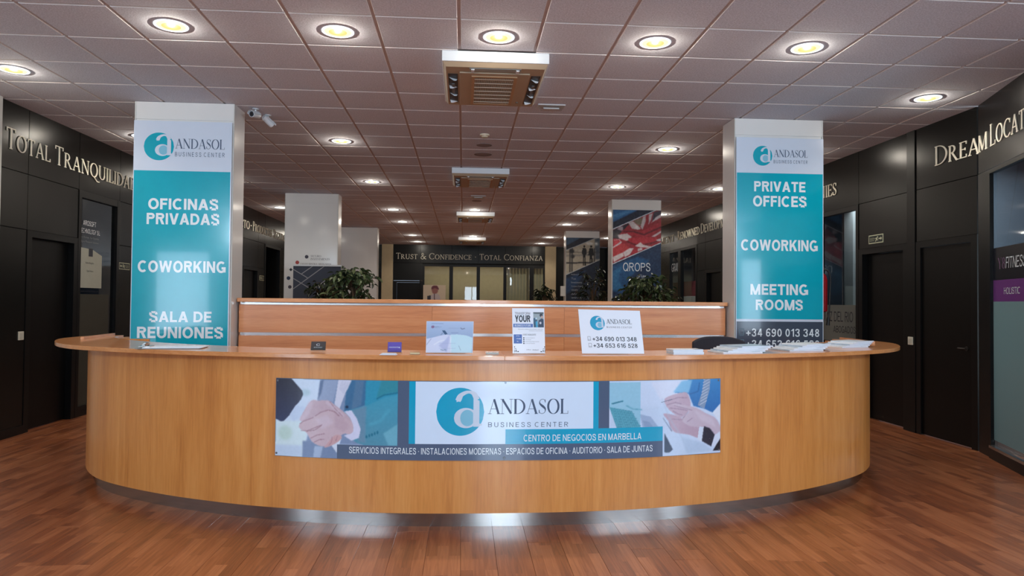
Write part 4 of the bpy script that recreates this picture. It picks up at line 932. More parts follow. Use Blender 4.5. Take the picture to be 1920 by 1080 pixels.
a, b, c, d = P4(F19, 1061, 446, 1124, 614.75); cv.build(F19, t, a, b, c, d, 0.0106, m=PRM)
for k, (x1, y) in enumerate(((1090, 515), (1080, 522.5), (1091, 529.5), (1096, 537), (1084, 544), (1088, 551), (1097, 558))):
    ptxt(F19, t, ('Residency advice', 'Tax', 'Investments', 'Company formation', 'Wills', 'Advice', 'www.info')[k], 1071, y-1.8, x1, y+1.8, mat('text_dim', (150, 160, 170), 0.5, var=0.02), 0.0112)
# narrow white box on the left edge of that column
o = MB().box(2.70, 2.818, 19.2, 19.3, 1.62, 1.90).build('wall_box', PAINT, bevel=0.004); props(o, 'small pale box fixed to the side of the farthest right column', 'box')

# emblems on the middle left column
t = COLS[('L', 1)]
for (px, py, r, c, nm) in ((575, 481.5, 3.3, (60, 56, 70), 'emblem'), (557.5, 492, 3.4, (160, 60, 56), 'emblem'), (541, 521.5, 3.4, (36, 52, 84), 'emblem'), (543.5, 538, 3.2, (70, 60, 70), 'emblem')):
    s, z = F13.px(px, py); rr = r*13.2/FPX; mb = MB(); mb.add([F13(s+rr*math.cos(2*PI*i/20), 0.003, z+rr*math.sin(2*PI*i/20)) for i in range(20)], [tuple(range(20))]); mb.build(nm, mat('emblem_%d%d' % (c[0], c[2]), c, 0.5, var=0.1), t, fixn=False)
s, z = F13.px(545.5, 505.5); mb = MB(); w = 0.028
for q in ((-w, w, -0.010, 0.010), (-0.010, 0.010, -w, w)): mb.fbox(F13, s+q[0], s+q[1], 0.001, 0.003, z+q[2], z+q[3])
mb.build('emblem', TXTD, t)
TG = mat('text_warm_grey', (96, 92, 96), 0.5, var=0.02)
pser(F13, t, 'SECURO', 582.5, 478.5, 602, 482, TG, 0.003); pser(F13, t, 'INVESTMENTS', 582.5, 484, 618.5, 488, TG, 0.003); pser(F13, t, 'SANTO RIVERA ABOGADOS', 563, 493.5, 621, 496.5, TG, 0.003)
# pull-up banner with line pattern in front of it
F12 = planeY(12.55)
t = thing('roll_up_banner', 'dark navy roll-up banner with crossing pale lines before the white column', 'banner', (-2.7, 12.57, 0))
a, b, _, d = P4(F12, 549.5, 497, 639, 560)
rect(F12, t, a, b, 0.10, d-0.02, -0.003, 0.0, mat('banner_navy', (44, 50, 66), 0.5, var=0.04), 'banner_sheet')
rect(F12, t, a-0.005, b+0.005, d-0.022, d+0.004, -0.014, 0.012, ACW, 'top_rail')
mb = MB(); mb.box(a, b, 12.50, 12.64, 0.0, 0.10); mb.build('base', STEEL, t, bevel=0.01)
mb = MB(); mb.cyl(((a+b)/2, 12.60, 0.1), ((a+b)/2, 12.60, d-0.01), 0.012); mb.build('support_pole', STEEL, t)
LN = mat('line_grey', (140, 140, 144), 0.5, var=0.02); mb = MB()
for (x0, y0, x1, y1) in ((550, 505, 577.5, 521.5), (565.5, 513.5, 587, 498.5), (550, 541.5, 609, 498.5), (550, 522, 585.5, 543.5), (585.5, 543.5, 618, 520)):
    p, q = F12.px(x0, y0), F12.px(x1, y1); qq = []; bar(p, q, 0.014, qq); mb.plate(qq[0], F12, 0.0005, 0.0012)
mb.build('line_pattern', LN, t)
# poster with the boy
F23 = planeY(23.2)
t = thing('poster_stand', 'cream poster of a child in a cap standing before the back office glass', 'poster', (-1.0, 23.2, 0))
a, b, _, d = P4(F23, 793.5, 534.5, 835.5, 560)
rect(F23, t, a, b, 0.12, d, -0.012, 0.0, mat('poster_cream', (206, 190, 168), 0.6, var=0.02), 'board')
mb = MB(); mb.box(a+0.1, b-0.1, 23.0, 23.4, 0.0, 0.03); mb.box(a+0.3, a+0.34, 23.21, 23.25, 0.03, 1.2); mb.build('foot', STEEL, t)
cv = Canvas(50, 60, 0, 0, 42, 50, (206, 190, 168))
cv.ell(22, 9, 6, 8, (150, 96, 92), 1); cv.poly([(15, 8), (17, 2), (22, 0.8), (27, 2), (29, 8), (22, 6)], (104, 44, 60), 0, smooth=True); cv.poly([(11, 30), (14, 20), (20, 16), (25, 16), (31, 21), (34, 50), (8, 50)], (190, 178, 182), 0, smooth=True); cv.poly([(8, 20), (14, 19), (14, 32), (7, 30)], (50, 50, 62), 0); cv.line([(21, 17), (22, 50)], 2, (90, 60, 70), 0)
a2, b2, c2, d2 = P4(F23, 793.5, 534.5, 835.5, 584.5); cv.build(F23, t, a+0.01, b-0.01, c2, d-0.01, 0.001, m=PRM)

# ================================================================== WALL LETTERING
ZL0, ZL1 = 2.955, 3.165
def sY(px, F, py=300): return F.px(px, py)[0]
def L_(px, py=260): return FL.px(px, py)[0]
def R_(px, py=300): return FR.px(px, py)[0]
raised_text([(FL, 'Total', L_(11), L_(93.5, 290)), (FL, 'Tranquilidad', L_(102, 300), L_(254, 345))], 'raised pale capitals TOTAL TRANQUILIDAD high on the left wall', ZL0-0.005, ZL1)
raised_text([(FL, 'Producto', 13.6, L_(467.5, 410)), (FL, '.', L_(468.5, 415), L_(472.5, 415)), (FL, 'Productos', L_(474, 420), L_(510, 435)), (FL, 'Seguros', L_(512.5, 437), L_(538, 445))], 'raised gold-lit capitals PRODUCTO PRODUCTOS SEGUROS on the far left wall', ZL0, ZL1)
raised_text([(FB, 'Trust & Confidence . Total Confianza', -2.36, 2.80)], 'raised pale capitals TRUST & CONFIDENCE - TOTAL CONFIANZA on the back wall', 2.925, 3.135, depth=0.012, T=0.105, t=0.06)
raised_text([(FR, 'Investment', -19.4, R_(1264.5, 445)), (FR, '.', R_(1266, 445), R_(1269.5, 443)), (FR, 'Renowned', R_(1271, 440), R_(1312, 430)), (FR, 'Development', R_(1314.7, 425), -12.85)], 'raised gold-lit capitals INVESTMENT RENOWNED DEVELOPMENT on the far right wall', ZL0, ZL1)
raised_text([(FR, 'Companies', -10.55, R_(1569, 350))], 'raised pale capitals COMPANIES on the right wall beside the law office glass', ZL0, ZL1)
w9 = serif('Locations', 0.088, 0.042, 0.8, 0.10)[1]; w4 = serif('Loca', 0.088, 0.042, 0.8, 0.10)[1]
sl0 = FA.px(1858, 250)[0]; sl4 = FA.px(1910.5, 235)[0]
raised_text([(FR, 'Drea', R_(1754, 290), R_(1837, 280)), (FA, 'm', 0.012, FA.px(1852.5, 285)[0]), (FA, 'Locations', sl0, sl0+(sl4-sl0)*w9/w4)], 'raised pale capitals DREAM LOCATIONS running round the bend of the right wall', ZL0, ZL1)

# ================================================================== RECEPTION DESK
desk = thing('reception_desk', 'long curved beech reception desk with steel plinth in the middle of the hall', 'desk', (DX, 5.2, 0))
cuts = [0, idx_at(-2.66), idx_at(0.0), idx_at(1.9), NP_-1]
for a, b in zip(cuts[:-1], cuts[1:]): band(a, b, 0.0, -0.03, 0.098, 1.069, 'front_panel', VEN, desk)
kc = [3, idx_at(-2.7), idx_at(-1.6), idx_at(-0.08), idx_at(1.35), idx_at(2.9), NP_-4]
for a, b in zip(kc[:-1], kc[1:]): band(a, b, -0.055, -0.075, 0.0, 0.0985, 'kick_plate', STEEL, desk, smooth=True)
def sm(x, a, b): x = min(1, max(0, (x-a)/(b-a))); return x*x*(3-2*x)
def oo(i): d = abs(PATH[i][0]-DX); y = PATH[i][1]; return 0.10+0.125*sm(d, 1.2, 3.2)-0.10*sm(y, 6.0, 6.75)
def oi(i): d = abs(PATH[i][0]-DX); return -0.36+0.26*sm(PATH[i][1], 5.3, 6.6)
i0 = next(i for i in range(NP_) if PATH[i][1] < 6.66); i1 = NP_-1-i0; im = idx_at(0.03)
band(i0, im, oo, oi, 1.069, 1.098, 'countertop', VENT, desk, bevel=0.003); band(im, i1, oo, oi, 1.069, 1.098, 'countertop', VENT, desk, bevel=0.003)
band(i0+8, i1-8, -0.03, -0.68, 0.72, 0.745, 'worktop', VENT, desk)
for k, i in ((0, i0+2), (1, i1-2)):
    p = off(i, -0.03); q = off(i, -0.36); mb = MB(); mb.plate([(0, 0), (0, 0), (0, 0)], lambda s, n, z: Vector((p[0], p[1], 0)), 0, 0) if False else None
    MB().box(min(p[0], q[0]), max(p[0], q[0]), p[1], p[1]+0.025, 0.0, 1.069).build('end_panel', VEN, desk)
# small beech rail on the left arm of the counter and its twin on the right arm
for sgn in (-1, 1):
    a = Vector((DX+sgn*3.36, 5.92, 0)); b = Vector((DX+sgn*3.44, 6.6, 0)); d = (b-a).normalized(); nn = Vector((d.y, -d.x, 0))*0.012
    vs = [a+nn, b+nn, b-nn, a-nn]; mb = MB(); mb.add([(v.x, v.y, 1.0985) for v in vs]+[(v.x, v.y, 1.118) for v in vs], [(0, 1, 2, 3), (7, 6, 5, 4), (0, 4, 5, 1), (1, 5, 6, 2), (2, 6, 7, 3), (3, 7, 4, 0)])
    mb.build('edge_rail', VENT, desk)

# sign on the desk front (bends with the desk)
def FS(s, n, z):
    h_ = 0.01; sl = (body_y(s+h_)-body_y(s-h_))/(2*h_); l = math.sqrt(1+sl*sl); return Vector((s+sl/l*n, body_y(s)-n/l, z))
def spx(px, py):
    Y = 4.5; p = None
    for _ in range(12): p = onY(px, py, Y); Y = body_y(p.x)-0.009
    return p.x, p.z
FS.px = spx
sg = thing('sign_board', 'wide glossy sign with handshake picture and ANDASOL BUSINESS CENTER on the desk front', 'sign', (0.27, 4.41, 0.43))
S0, S1 = spx(517.5, 780)[0], spx(1350, 780)[0]; SZ0, SZ1 = 0.432, 0.931
rect(FS, sg, S0, S1, SZ0, SZ1, 0.002, 0.009, GREYP, 'board', nx=48)
TEALS = mat('sign_teal', (20, 162, 200), 0.16, coat=0.5, coat_rough=0.05, var=0.02)
GREYS = mat('sign_slate', (82, 98, 124), 0.16, coat=0.5, coat_rough=0.05, var=0.02)
WHS = mat('sign_white', (214, 230, 250), 0.16, coat=0.5, coat_rough=0.05, var=0.01)
def sx(px): return spx(px, 780)[0]
def sz(py, px=947): return spx(px, py)[1]
z_w = sz(832.5)
rect(FS, sg, S0, S1, SZ0, SZ1, 0.009, 0.0094, GREYS, 'slate_field', nx=48)
rect(FS, sg, sx(767), sx(1122), z_w, SZ1-0.004, 0.0095, 0.0099, TEALS, 'teal_stripe', nx=30)
rect(FS, sg, sx(779), sx(1112), z_w, SZ1-0.004, 0.0100, 0.0104, WHS, 'white_field', nx=30)
cv = Canvas(250, 150, 65, 85, 1075, 735, (206, 222, 242))
cv.poly([(65, 440), (330, 440), (330, 735), (65, 735)], (214, 232, 238), 10); cv.ell(150, 540, 60, 60, (190, 216, 206), 14, 0.8); cv.ell(320, 200, 40, 30, (180, 206, 222), 8)
cv.poly([(65, 640), (300, 640), (300, 735), (65, 735)], (196, 214, 236), 10)
cv.poly([(440, 85), (1075, 85), (1075, 620), (585, 620), (585, 735), (300, 735), (330, 600), (420, 260)], (128, 148, 182), 3)
cv.poly([(445, 90), (590, 85), (550, 270), (480, 262), (420, 260)], (150, 166, 196), 2); cv.poly([(440, 100), (470, 85), (450, 200), (425, 255)], (96, 116, 150), 2)
cv.poly([(590, 85), (720, 85), (650, 190), (600, 330), (560, 290)], (212, 214, 232), 1)
for k in range(7): cv.line([(625+k*12, 95+k*3), (600+k*8, 160+k*9)], 3, (168, 172, 200), 1, 0.7)
cv.poly([(700, 85), (830, 85), (820, 290), (700, 340), (640, 345), (655, 190)], (62, 112, 152), 2); cv.poly([(730, 90), (800, 88), (780, 290), (700, 330)], (96, 128, 160), 4, 0.7); cv.ell(662, 308, 12, 12, (30, 50, 80), 1)
cv.poly([(815, 85), (1075, 85), (1075, 620), (800, 620)], (50, 148, 180), 2); cv.poly([(900, 230), (940, 85), (1075, 85), (1075, 180), (990, 190)], (52, 140, 158), 3); cv.line([(905, 235), (960, 205), (1070, 185)], 9, (24, 104, 132), 2)
cv.poly([(640, 345), (730, 320), (830, 290), (980, 220), (1075, 200), (1075, 620), (800, 617), (740, 600), (700, 560)], (68, 156, 184), 2, c2=(84, 146, 170))
cv.poly([(700, 335), (820, 295), (815, 600), (760, 590)], (110, 142, 168), 4, 0.8); cv.line([(850, 450), (930, 420), (1000, 330)], 20, (90, 178, 204), 8, 0.5); cv.poly([(960, 520), (1075, 440), (1075, 617), (1000, 617)], (122, 186, 206), 4, 0.7)
for k in range(5): cv.ell(825+k*22, 548-k*9, 8, 14, (26, 106, 134), 1, 0.8)
cv.poly([(300, 600), (585, 600), (585, 735), (300, 735)], (120, 140, 174), 3); cv.poly([(400, 640), (470, 640), (450, 735), (390, 735)], (168, 186, 214), 2); cv.poly([(535, 620), (620, 570), (585, 690)], (214, 224, 240), 1)
cv.poly([(65, 85), (195, 85), (240, 130), (290, 185), (298, 215), (280, 260), (230, 320), (190, 385), (140, 440), (115, 448), (65, 425)], (40, 42, 58), 1, c2=(50, 62, 96)); cv.poly([(190, 385), (240, 310), (330, 320), (290, 400), (215, 440)], (198, 214, 238), 3)
cv.poly([(640, 345), (700, 335), (745, 400), (778, 490), (762, 560), (705, 584), (640, 545), (700, 520), (715, 480), (690, 400)], (214, 214, 238), 1)
SK, SKD, SKL = (196, 170, 182), (150, 112, 122), (214, 196, 210)
cv.poly([(280, 410), (360, 272), (430, 262), (510, 260), (570, 300), (640, 350), (690, 400), (715, 480), (700, 520), (640, 510), (560, 460), (400, 420), (300, 440)], SK, 1, smooth=True)
cv.line([(360, 290), (330, 370), (290, 420)], 40, SKL, 6, 0.6); cv.line([(500, 275), (560, 320), (630, 380)], 26, SKL, 4, 0.6); cv.line([(520, 268), (570, 330), (630, 388)], 5, SKD, 1, 0.8)
cv.poly([(265, 480), (300, 440), (390, 400), (440, 365), (510, 340), (560, 350), (600, 380), (700, 430), (715, 500), (690, 530), (640, 530), (600, 560), (540, 600), (490, 640), (430, 632), (375, 600), (330, 530), (290, 512)], (204, 178, 188), 1, smooth=True)
cv.poly([(560, 350), (640, 400), (690, 470), (640, 520), (560, 480)], (192, 164, 176), 6, 0.7); cv.poly([(400, 420), (500, 380), (560, 440), (460, 500)], SKL, 8, 0.6)
for P in ([(285, 515), (340, 515), (460, 462)], [(330, 520), (400, 508), (455, 468)], [(365, 578), (420, 548), (480, 535)], [(395, 608), (440, 585), (478, 580)], [(405, 390), (450, 358), (510, 338), (562, 350), (600, 385)], [(275, 460), (300, 440), (385, 405)]): cv.line(P, 6, SKD, 1, 0.85)
cv.poly([(500, 620), (560, 550), (600, 540), (625, 560), (590, 600), (520, 640), (480, 645)], (206, 164, 168), 1, smooth=True); cv.line([(545, 560), (540, 600), (520, 630)], 4, SKD, 1, 0.8); cv.line([(590, 548), (575, 590)], 4, SKD, 1, 0.8)
cv.noise(3, 1.0)
hw = (sx(746)-S0)/(1075-65)*1010
cv.poly([(585, 617), (1075, 617), (1075, 735), (585, 735)], (82, 98, 124), 0)
cv.build(FS, sg, S0+0.001, sx(746), SZ0+0.002, SZ1-0.002, 0.0100)
cv = Canvas(232, 150, 926, 88, 1834, 712, (202, 216, 240))
cv.poly([(926, 300), (1500, 300), (1600, 712), (926, 712)], (196, 212, 236), 10); cv.poly([(1250, 100), (1560, 90), (1540, 200), (1330, 260)], (214, 220, 240), 6)
cv.poly([(930, 300), (1100, 335), (1190, 500), (1000, 510)], (70, 140, 160), 1)
for k in range(11): cv.line([(935+k*16.5, 300+k*3.5), (1000+k*18, 505)], 2.5, (24, 84, 104), 0, 0.8)
for k in range(9): cv.line([(938+k*7, 305+k*22), (1110+k*10, 338+k*19)], 2.5, (24, 84, 104), 0, 0.8)
cv.poly([(1165, 360), (1250, 385), (1330, 495), (1190, 497)], (158, 176, 206), 1); cv.poly([(1185, 412), (1240, 425), (1280, 485), (1205, 485)], (140, 160, 192), 1)
cv.poly([(926, 100), (1168, 100), (1168, 500), (1000, 505), (926, 300)], (110, 184, 206), 0, 0.55); cv.line([(950, 272), (1030, 252)], 9, (40, 110, 134), 1); cv.line([(1060, 290), (1110, 318), (1180, 325)], 6, (80, 150, 176), 2)
cv.poly([(1560, 90), (1834, 88), (1834, 300), (1765, 372), (1690, 335), (1600, 310), (1560, 210), (1440, 195), (1500, 150)], (56, 134, 196), 1, c2=(40, 108, 176)); cv.poly([(1430, 190), (1500, 100), (1590, 90), (1560, 200)], (128, 186, 224), 3); cv.line([(1570, 210), (1640, 190), (1650, 120)], 7, (30, 90, 150), 2)
cv.poly([(1690, 90), (1745, 90), (1738, 180), (1692, 338), (1636, 305), (1672, 200)], (132, 154, 184), 0)
for k in range(9): cv.line([(1655+k*4, 300-k*26), (1712+k*4, 270-k*26)], 5, (196, 206, 222), 0, 0.9)
cv.poly([(1834, 300), (1765, 372), (1834, 470)], (222, 228, 242), 2)
cv.poly([(1360, 250), (1400, 220), (1500, 195), (1550, 205), (1576, 290), (1560, 350), (1500, 400), (1440, 370), (1380, 310)], (190, 164, 182), 1, smooth=True)
for P in ([(1390, 260), (1470, 235), (1545, 240)], [(1380, 292), (1450, 275), (1500, 290)], [(1400, 318), (1480, 330), (1550, 345)], [(1430, 345), (1470, 370), (1505, 380)]): cv.line(P, 5, (132, 104, 128), 1, 0.8)
cv.poly([(1352, 368), (1400, 368), (1480, 392), (1560, 450), (1650, 480), (1652, 575), (1560, 545), (1440, 515), (1395, 430)], (186, 158, 176), 1, smooth=True)
cv.poly([(1425, 290), (1520, 300), (1620, 325), (1700, 370), (1790, 420), (1834, 500), (1834, 540), (1790, 575), (1690, 500), (1560, 470), (1500, 410), (1560, 350)], (198, 178, 194), 1, smooth=True); cv.poly([(1600, 340), (1760, 420), (1800, 500), (1660, 430)], (214, 200, 214), 6, 0.6)
for P in ([(1440, 300), (1540, 330), (1590, 345)], [(1510, 408), (1555, 360)], [(1545, 440), (1590, 410)], [(1420, 410), (1510, 420)], [(1400, 440), (1420, 510)]): cv.line(P, 5, (138, 112, 134), 1, 0.8)
cv.poly([(1650, 482), (1692, 490), (1676, 610), (1634, 592)], (214, 222, 240), 0); cv.poly([(1690, 482), (1740, 500), (1785, 560), (1755, 655), (1672, 605)], (34, 32, 50), 1); cv.poly([(1834, 530), (1834, 600), (1790, 655), (1755, 650), (1785, 560)], (216, 222, 240), 1); cv.poly([(1834, 590), (1834, 690), (1768, 690), (1800, 640)], (24, 22, 34), 1)
cv.line([(1335, 270), (1420, 248)], 4, (70, 80, 110), 0); cv.line([(1340, 240), (1400, 400), (1500, 560), (1560, 690)], 8, (170, 184, 210), 4, 0.6); cv.line([(1350, 400), (1420, 510)], 5, (80, 96, 130), 1, 0.8); cv.poly([(1360, 520), (1430, 660), (1400, 685), (1362, 680)], (60, 76, 100), 1); cv.poly([(1500, 560), (1680, 620), (1770, 690), (1540, 700)], (176, 196, 222), 5, 0.7)
cv.noise(3, 1.0)
cv.build(FS, sg, sx(1142), S1-0.001, SZ0+0.002, SZ1-0.002, 0.0100)
rect(FS, sg, sx(948), sx(1242), sz(831, 1095), sz(803.5, 1095), 0.0106, 0.0110, TEALS, 'teal_field', nx=24)
rect(FS, sg, sx(1141), sx(1242), SZ0, sz(831, 1095), 0.0104, 0.0107, GREYS, 'slate_field', nx=10)
lc, lz = spx(863, 772); lr = (sz(727, 863)-sz(817, 863))/2
logo(FS, sg, lc, lz, lr, 0.0106, TEALS)
def stext(txt, x0, y0, x1, y1, m, n, bold=0, track=1.0):
    xm = (x0+x1)/2; flat_text(FS, sg, txt, sx(x0), sx(x1), sz(y1, xm), sz(y0, xm), m, n, bold=bold, track=track)
flat_serif(FS, sg, 'ANDASOL', sx(915.5), sx(1065), sz(776, 990), sz(748, 990), TXTS, 0.0108, T=0.15, t=0.03)
stext('BUSINESS CENTER', 915.5, 791.5, 1065, 800.5, TXTS, 0.0108, 0, 1.35)
stext('CENTRO DE NEGOCIOS EN MARBELLA', 982, 814, 1202, 826, TXTW, 0.0114, 0.008, 1.02)
stext('SERVICIOS INTEGRALES · INSTALACIONES MODERNAS · ESPACIOS DE OFICINA · AUDITORIO · SALA DE JUNTAS', 656, 840, 1223, 852, TXTW, 0.0112, 0.008, 1.02)
for px, py in ((522, 713), (519, 849), (948, 717.5), (945.5, 858.5), (1346.5, 713), (1346.5, 843)):
    s, z = spx(px, py); mb = MB(); mb.cyl(FS(s, 0.009, z), FS(s, 0.0125, z), 0.008, 0.006, 14); mb.build('screw', SCREW, sg)

# high beech partition behind the desk
F74 = planeY(7.42)
pt = thing('back_partition', 'tall beech slatted partition with steel strips behind the reception desk', 'partition', (DX, 7.5, 0))
px0, px1 = -2.335, 2.865
MB().box(px0, px1, 7.38, 7.62, 1.412, 1.452).build('top_shelf', VENT, pt, bevel=0.003)
xs = [px0+0.01, F74.px(810, 600)[0], F74.px(1058, 600)[0], px1-0.01]
for z0, z1 in ((0.02, 0.70), (0.735, 1.062), (1.096, 1.385)):
    for a, b in zip(xs[:-1], xs[1:]): MB().box(a+0.001, b-0.001, 7.42, 7.44, z0, z1).build('wood_panel', VENH, pt)
for z in (1.062, 1.385, 0.70): MB().box(px0+0.02, px1-0.02, 7.436, 7.44, z+0.002, z+(0.034 if z < 1.3 else 0.027)).build('steel_strip', CHROME, pt)
MB().box(px0+0.01, px1-0.01, 7.441, 7.6, 0, 1.411).build('carcass', VENH, pt)

# ================================================================== CEILING FITTINGS
def make_lamp(label, loc, group):
    t = thing('downlight', label, 'ceiling light', loc, 0, group)
    mb = MB(); mb.lathe((0, 0, 0), [(0.118, 0), (0.118, -0.004), (0.108, -0.007), (0.100, -0.004), (0.100, 0)], 28); mb.build('trim_ring', mat('lamp_trim_glow', (150, 150, 150), 0.4, emit=(0.85, 0.93, 0.95), estr=1.0), t, local=True, smooth=True)  # trim is no lamp; its emission paints in the overexposed white ring
    mb = MB(); mb.lathe((0, 0, 0), [(0.100, -0.001), (0.097, -0.005), (0.066, -0.007)], 28); mb.build('diffuser_rim', mat('lamp_rim', (8, 8, 8), 0.6, spec=0.1, emit=(1.0, 0.95, 0.62), estr=0.62), t, local=True, smooth=True)  # paler rim around a yellow centre imitates overexposure in the emission colours
    mb = MB(); mb.lathe((0, 0, 0), [(0.066, -0.0072), (0.03, -0.0082), (0.004, -0.0085)], 28); mb.build('diffuser', mat('lamp_diffuser', (8, 8, 6), 0.6, spec=0.1, emit=(1.0, 0.80, 0.24), estr=0.54), t, local=True, smooth=True)
    return t
LX = [-3.96, -1.55, 2.62, 4.45]
lamps = []
for k, x in enumerate((-2.153, -0.951, 0.247, 1.449, 2.653)): lamps.append((x, 5.215, ('leftmost', 'second from the left', 'middle', 'fourth from the left', 'rightmost')[k]+' of the five round downlights in the nearest row'))
lamps += [(-3.959, 6.365, 'round downlight beside the left wall at the left frame edge'), (4.448, 6.375, 'round downlight near the right wall above the raised letters')]
for y, w in ((8.82, 'behind the nearest air unit'), (11.77, 'just beyond the second air unit'), (15.3, 'level with the third air unit'), (17.62, 'sixth row back'), (21.15, 'seventh row back'), (23.4, 'last row before the back wall')):
    for x, side in ((-1.545, 'left'), (2.62, 'right')): lamps.append((x, y, 'round downlight in the %s inner line, %s' % (side, w)))
    if y in (8.82, 11.77, 15.3, 21.15):
        for x, side in ((-3.96, 'left'), (4.42, 'right')): lamps.append((x, y, 'round downlight close to the %s wall, %s' % (side, w)))
lamps += [(0.227, 15.12, 'round downlight in the centre line just before the third air unit'), (0.25, 17.1, 'round downlight in the centre line beyond the third air unit'), (0.277, 21.17, 'round downlight in the centre line just before the farthest air unit')]
for x in (-2.5, 0.25, 3.0): lamps.append((x, 1.6, 'round downlight above the entrance side, %s' % {-2.5: 'left', 0.25: 'centre', 3.0: 'right'}[x]))
proto = None
for x, y, lb in lamps:
    if proto is None: proto = make_lamp(lb, (x, y, H), 'round ceiling downlights'); o = proto
    else: o = copy_tree(proto); o.location = (x, y, H); o['label'] = lb
    l = bpy.data.lights.get('bulb') or bpy.data.lights.new('bulb', 'POINT'); l.energy = LAMP_W; l.color = (1.0, 0.91, 0.78); l.shadow_soft_size = 0.0
    lo = bpy.data.objects.new('bulb_light', l); lo.location = (x, y, H-0.022); COL.objects.link(lo)
    l2 = bpy.data.lights.get('beam') or bpy.data.lights.new('beam', 'SPOT'); l2.energy = BEAM_W; l2.color = l.color; l2.shadow_soft_size = 0.0; l2.spot_size = math.radians(150); l2.spot_blend = 0.5
    lo = bpy.data.objects.new('beam_light', l2); lo.location = (x, y, H-0.024); COL.objects.link(lo)
# air conditioning cassettes
def make_ac(label, x0, x1, y0, y1):
    w, d = x1-x0, y1-y0; t = thing('ceiling_air_unit', label, 'air conditioner', (x0, y0, H), 0, 'ceiling air cassettes in a line')
    hh = 0.115
    MB().box(0, w, 0, d, -0.085, 0).build('housing', ACW, t, local=True, bevel=0.006)
    mb = MB(); e = 0.0; i = 0.10     # bevelled skirt
    o_ = [(0.01, 0.01), (w-0.01, 0.01), (w-0.01, d-0.01), (0.01, d-0.01)]; n_ = [(0.03, 0.05), (w-0.03, 0.05), (w-0.03, d-0.03), (0.03, d-0.03)]
    mb.add([(*p, -0.085) for p in o_]+[(*p, -hh) for p in n_], [(0, 1, 5, 4), (1, 2, 6, 5), (2, 3, 7, 6), (3, 0, 4, 7), (4, 5, 6, 7)]); mb.build('skirt', ACB, t, local=True)
    gx0, gx1, gy0, gy1 = 0.24, w-0.24, 0.22, d-0.12
    MB().box(0.14, w-0.14, 0.16, d-0.06, -hh-0.012, -hh).build('cover_plate', ACB, t, local=True, bevel=0.004)
    mb = MB(); z0, z1 = -hh-0.02, -hh-0.012; q = 0.025
    mb.box(gx0, gx1, gy0, gy0+q, z0, z1); mb.box(gx0, gx1, gy1-q, gy1, z0, z1); mb.box(gx0, gx0+q, gy0+q, gy1-q, z0, z1); mb.box(gx1-q, gx1, gy0+q, gy1-q, z0, z1)
    g = mb.build('grille_frame', mat('grille_tan', (176, 140, 104), 0.5, var=0.04), t, local=True)
    MB().box(gx0+q, gx1-q, gy0+q, gy1-q, -hh-0.0135, -hh-0.0125).build('grille_filter', mat('filter_dark', (52, 50, 46), 0.9, var=0.1), g, local=True)
    for k in range(7):
        y = gy0+q+(gy1-gy0-2*q)*(k+0.5)/7; MB().box(gx0+q, gx1-q, y-0.008, y+0.004, -hh-0.019, -hh-0.015).build('slat', mat('grille_bar', (206, 198, 180), 0.5, var=0.02), g, local=True)
    mb = MB(); nb = 34
    for k in range(nb): x = gx0+q+(gx1-gx0-2*q)*(k+0.5)/nb; mb.box(x-0.0022, x+0.0022, gy0+q, gy1-q, -hh-0.0165, -hh-0.0145)
    mb.build('fine_bars', mat('grille_bar', (206, 198, 180)), g, local=True, kind='stuff')
    for sx_ in (0, 1):
        xa, xb = (0.045, 0.125) if sx_ == 0 else (w-0.125, w-0.045)
        ou = MB().box(xa, xb, 0.22, d-0.12, -hh-0.003, -hh+0.001).build('air_outlet', BLK, t, local=True)
        for k, yy in enumerate((0.34, 0.52, 0.70, 0.86)):
            yy = 0.30+(d-0.50)*k/3; xx = xa+(0.012 if k % 2 else 0.045); mb = MB(); mb.add([(xa+0.004, yy, -hh-0.004), (xb-0.004, yy+0.05, -hh-0.004), (xx, yy+0.015, -hh-0.028), (xx+0.02, yy+0.03, -hh-0.024)], [(0, 1, 3, 2), (0, 2, 1), (1, 2, 3)]); mb.build('vane', ACW, ou, local=True)
        MB().box((xa+xb)/2-0.012, (xa+xb)/2+0.012, 0.46, d-0.34, -hh-0.012, -hh-0.004).build('deflector', mat('deflector_grey', (92, 92, 90), 0.5, var=0.05), ou, local=True)
    fo = MB().box(0.22, w-0.22, 0.065, 0.135, -hh-0.004, -hh+0.002).build('front_flap', mat('flap_grey', (150, 156, 150), 0.5, var=0.03), t, local=True)
    for xx in (0.235, w-0.26): MB().box(xx, xx+0.025, 0.08, 0.15, -hh-0.012, -hh-0.003).build('hinge', ACW, fo, local=True)
    mb = MB(); mb.cyl((w-0.19, d-0.2, -hh-0.012), (w-0.19, d-0.2, -hh-0.02), 0.012); mb.build('sensor_knob', mat('knob_grey', (120, 112, 100), 0.5, var=0.03), t, local=True)
    MB().box(0.2, w-0.25, d-0.055, d-0.04, -hh-0.012, -hh-0.002).build('rear_lip', ACW, t, local=True)
    return t
for (a, b, c, d), lb in zip(ACS, ('nearest and largest of the white ceiling air cassettes', 'second white ceiling air cassette, beyond the two speakers', 'third ceiling air cassette, small above the back hall', 'farthest ceiling air cassette, next to the back wall')): make_ac(lb, a, b, c, d)
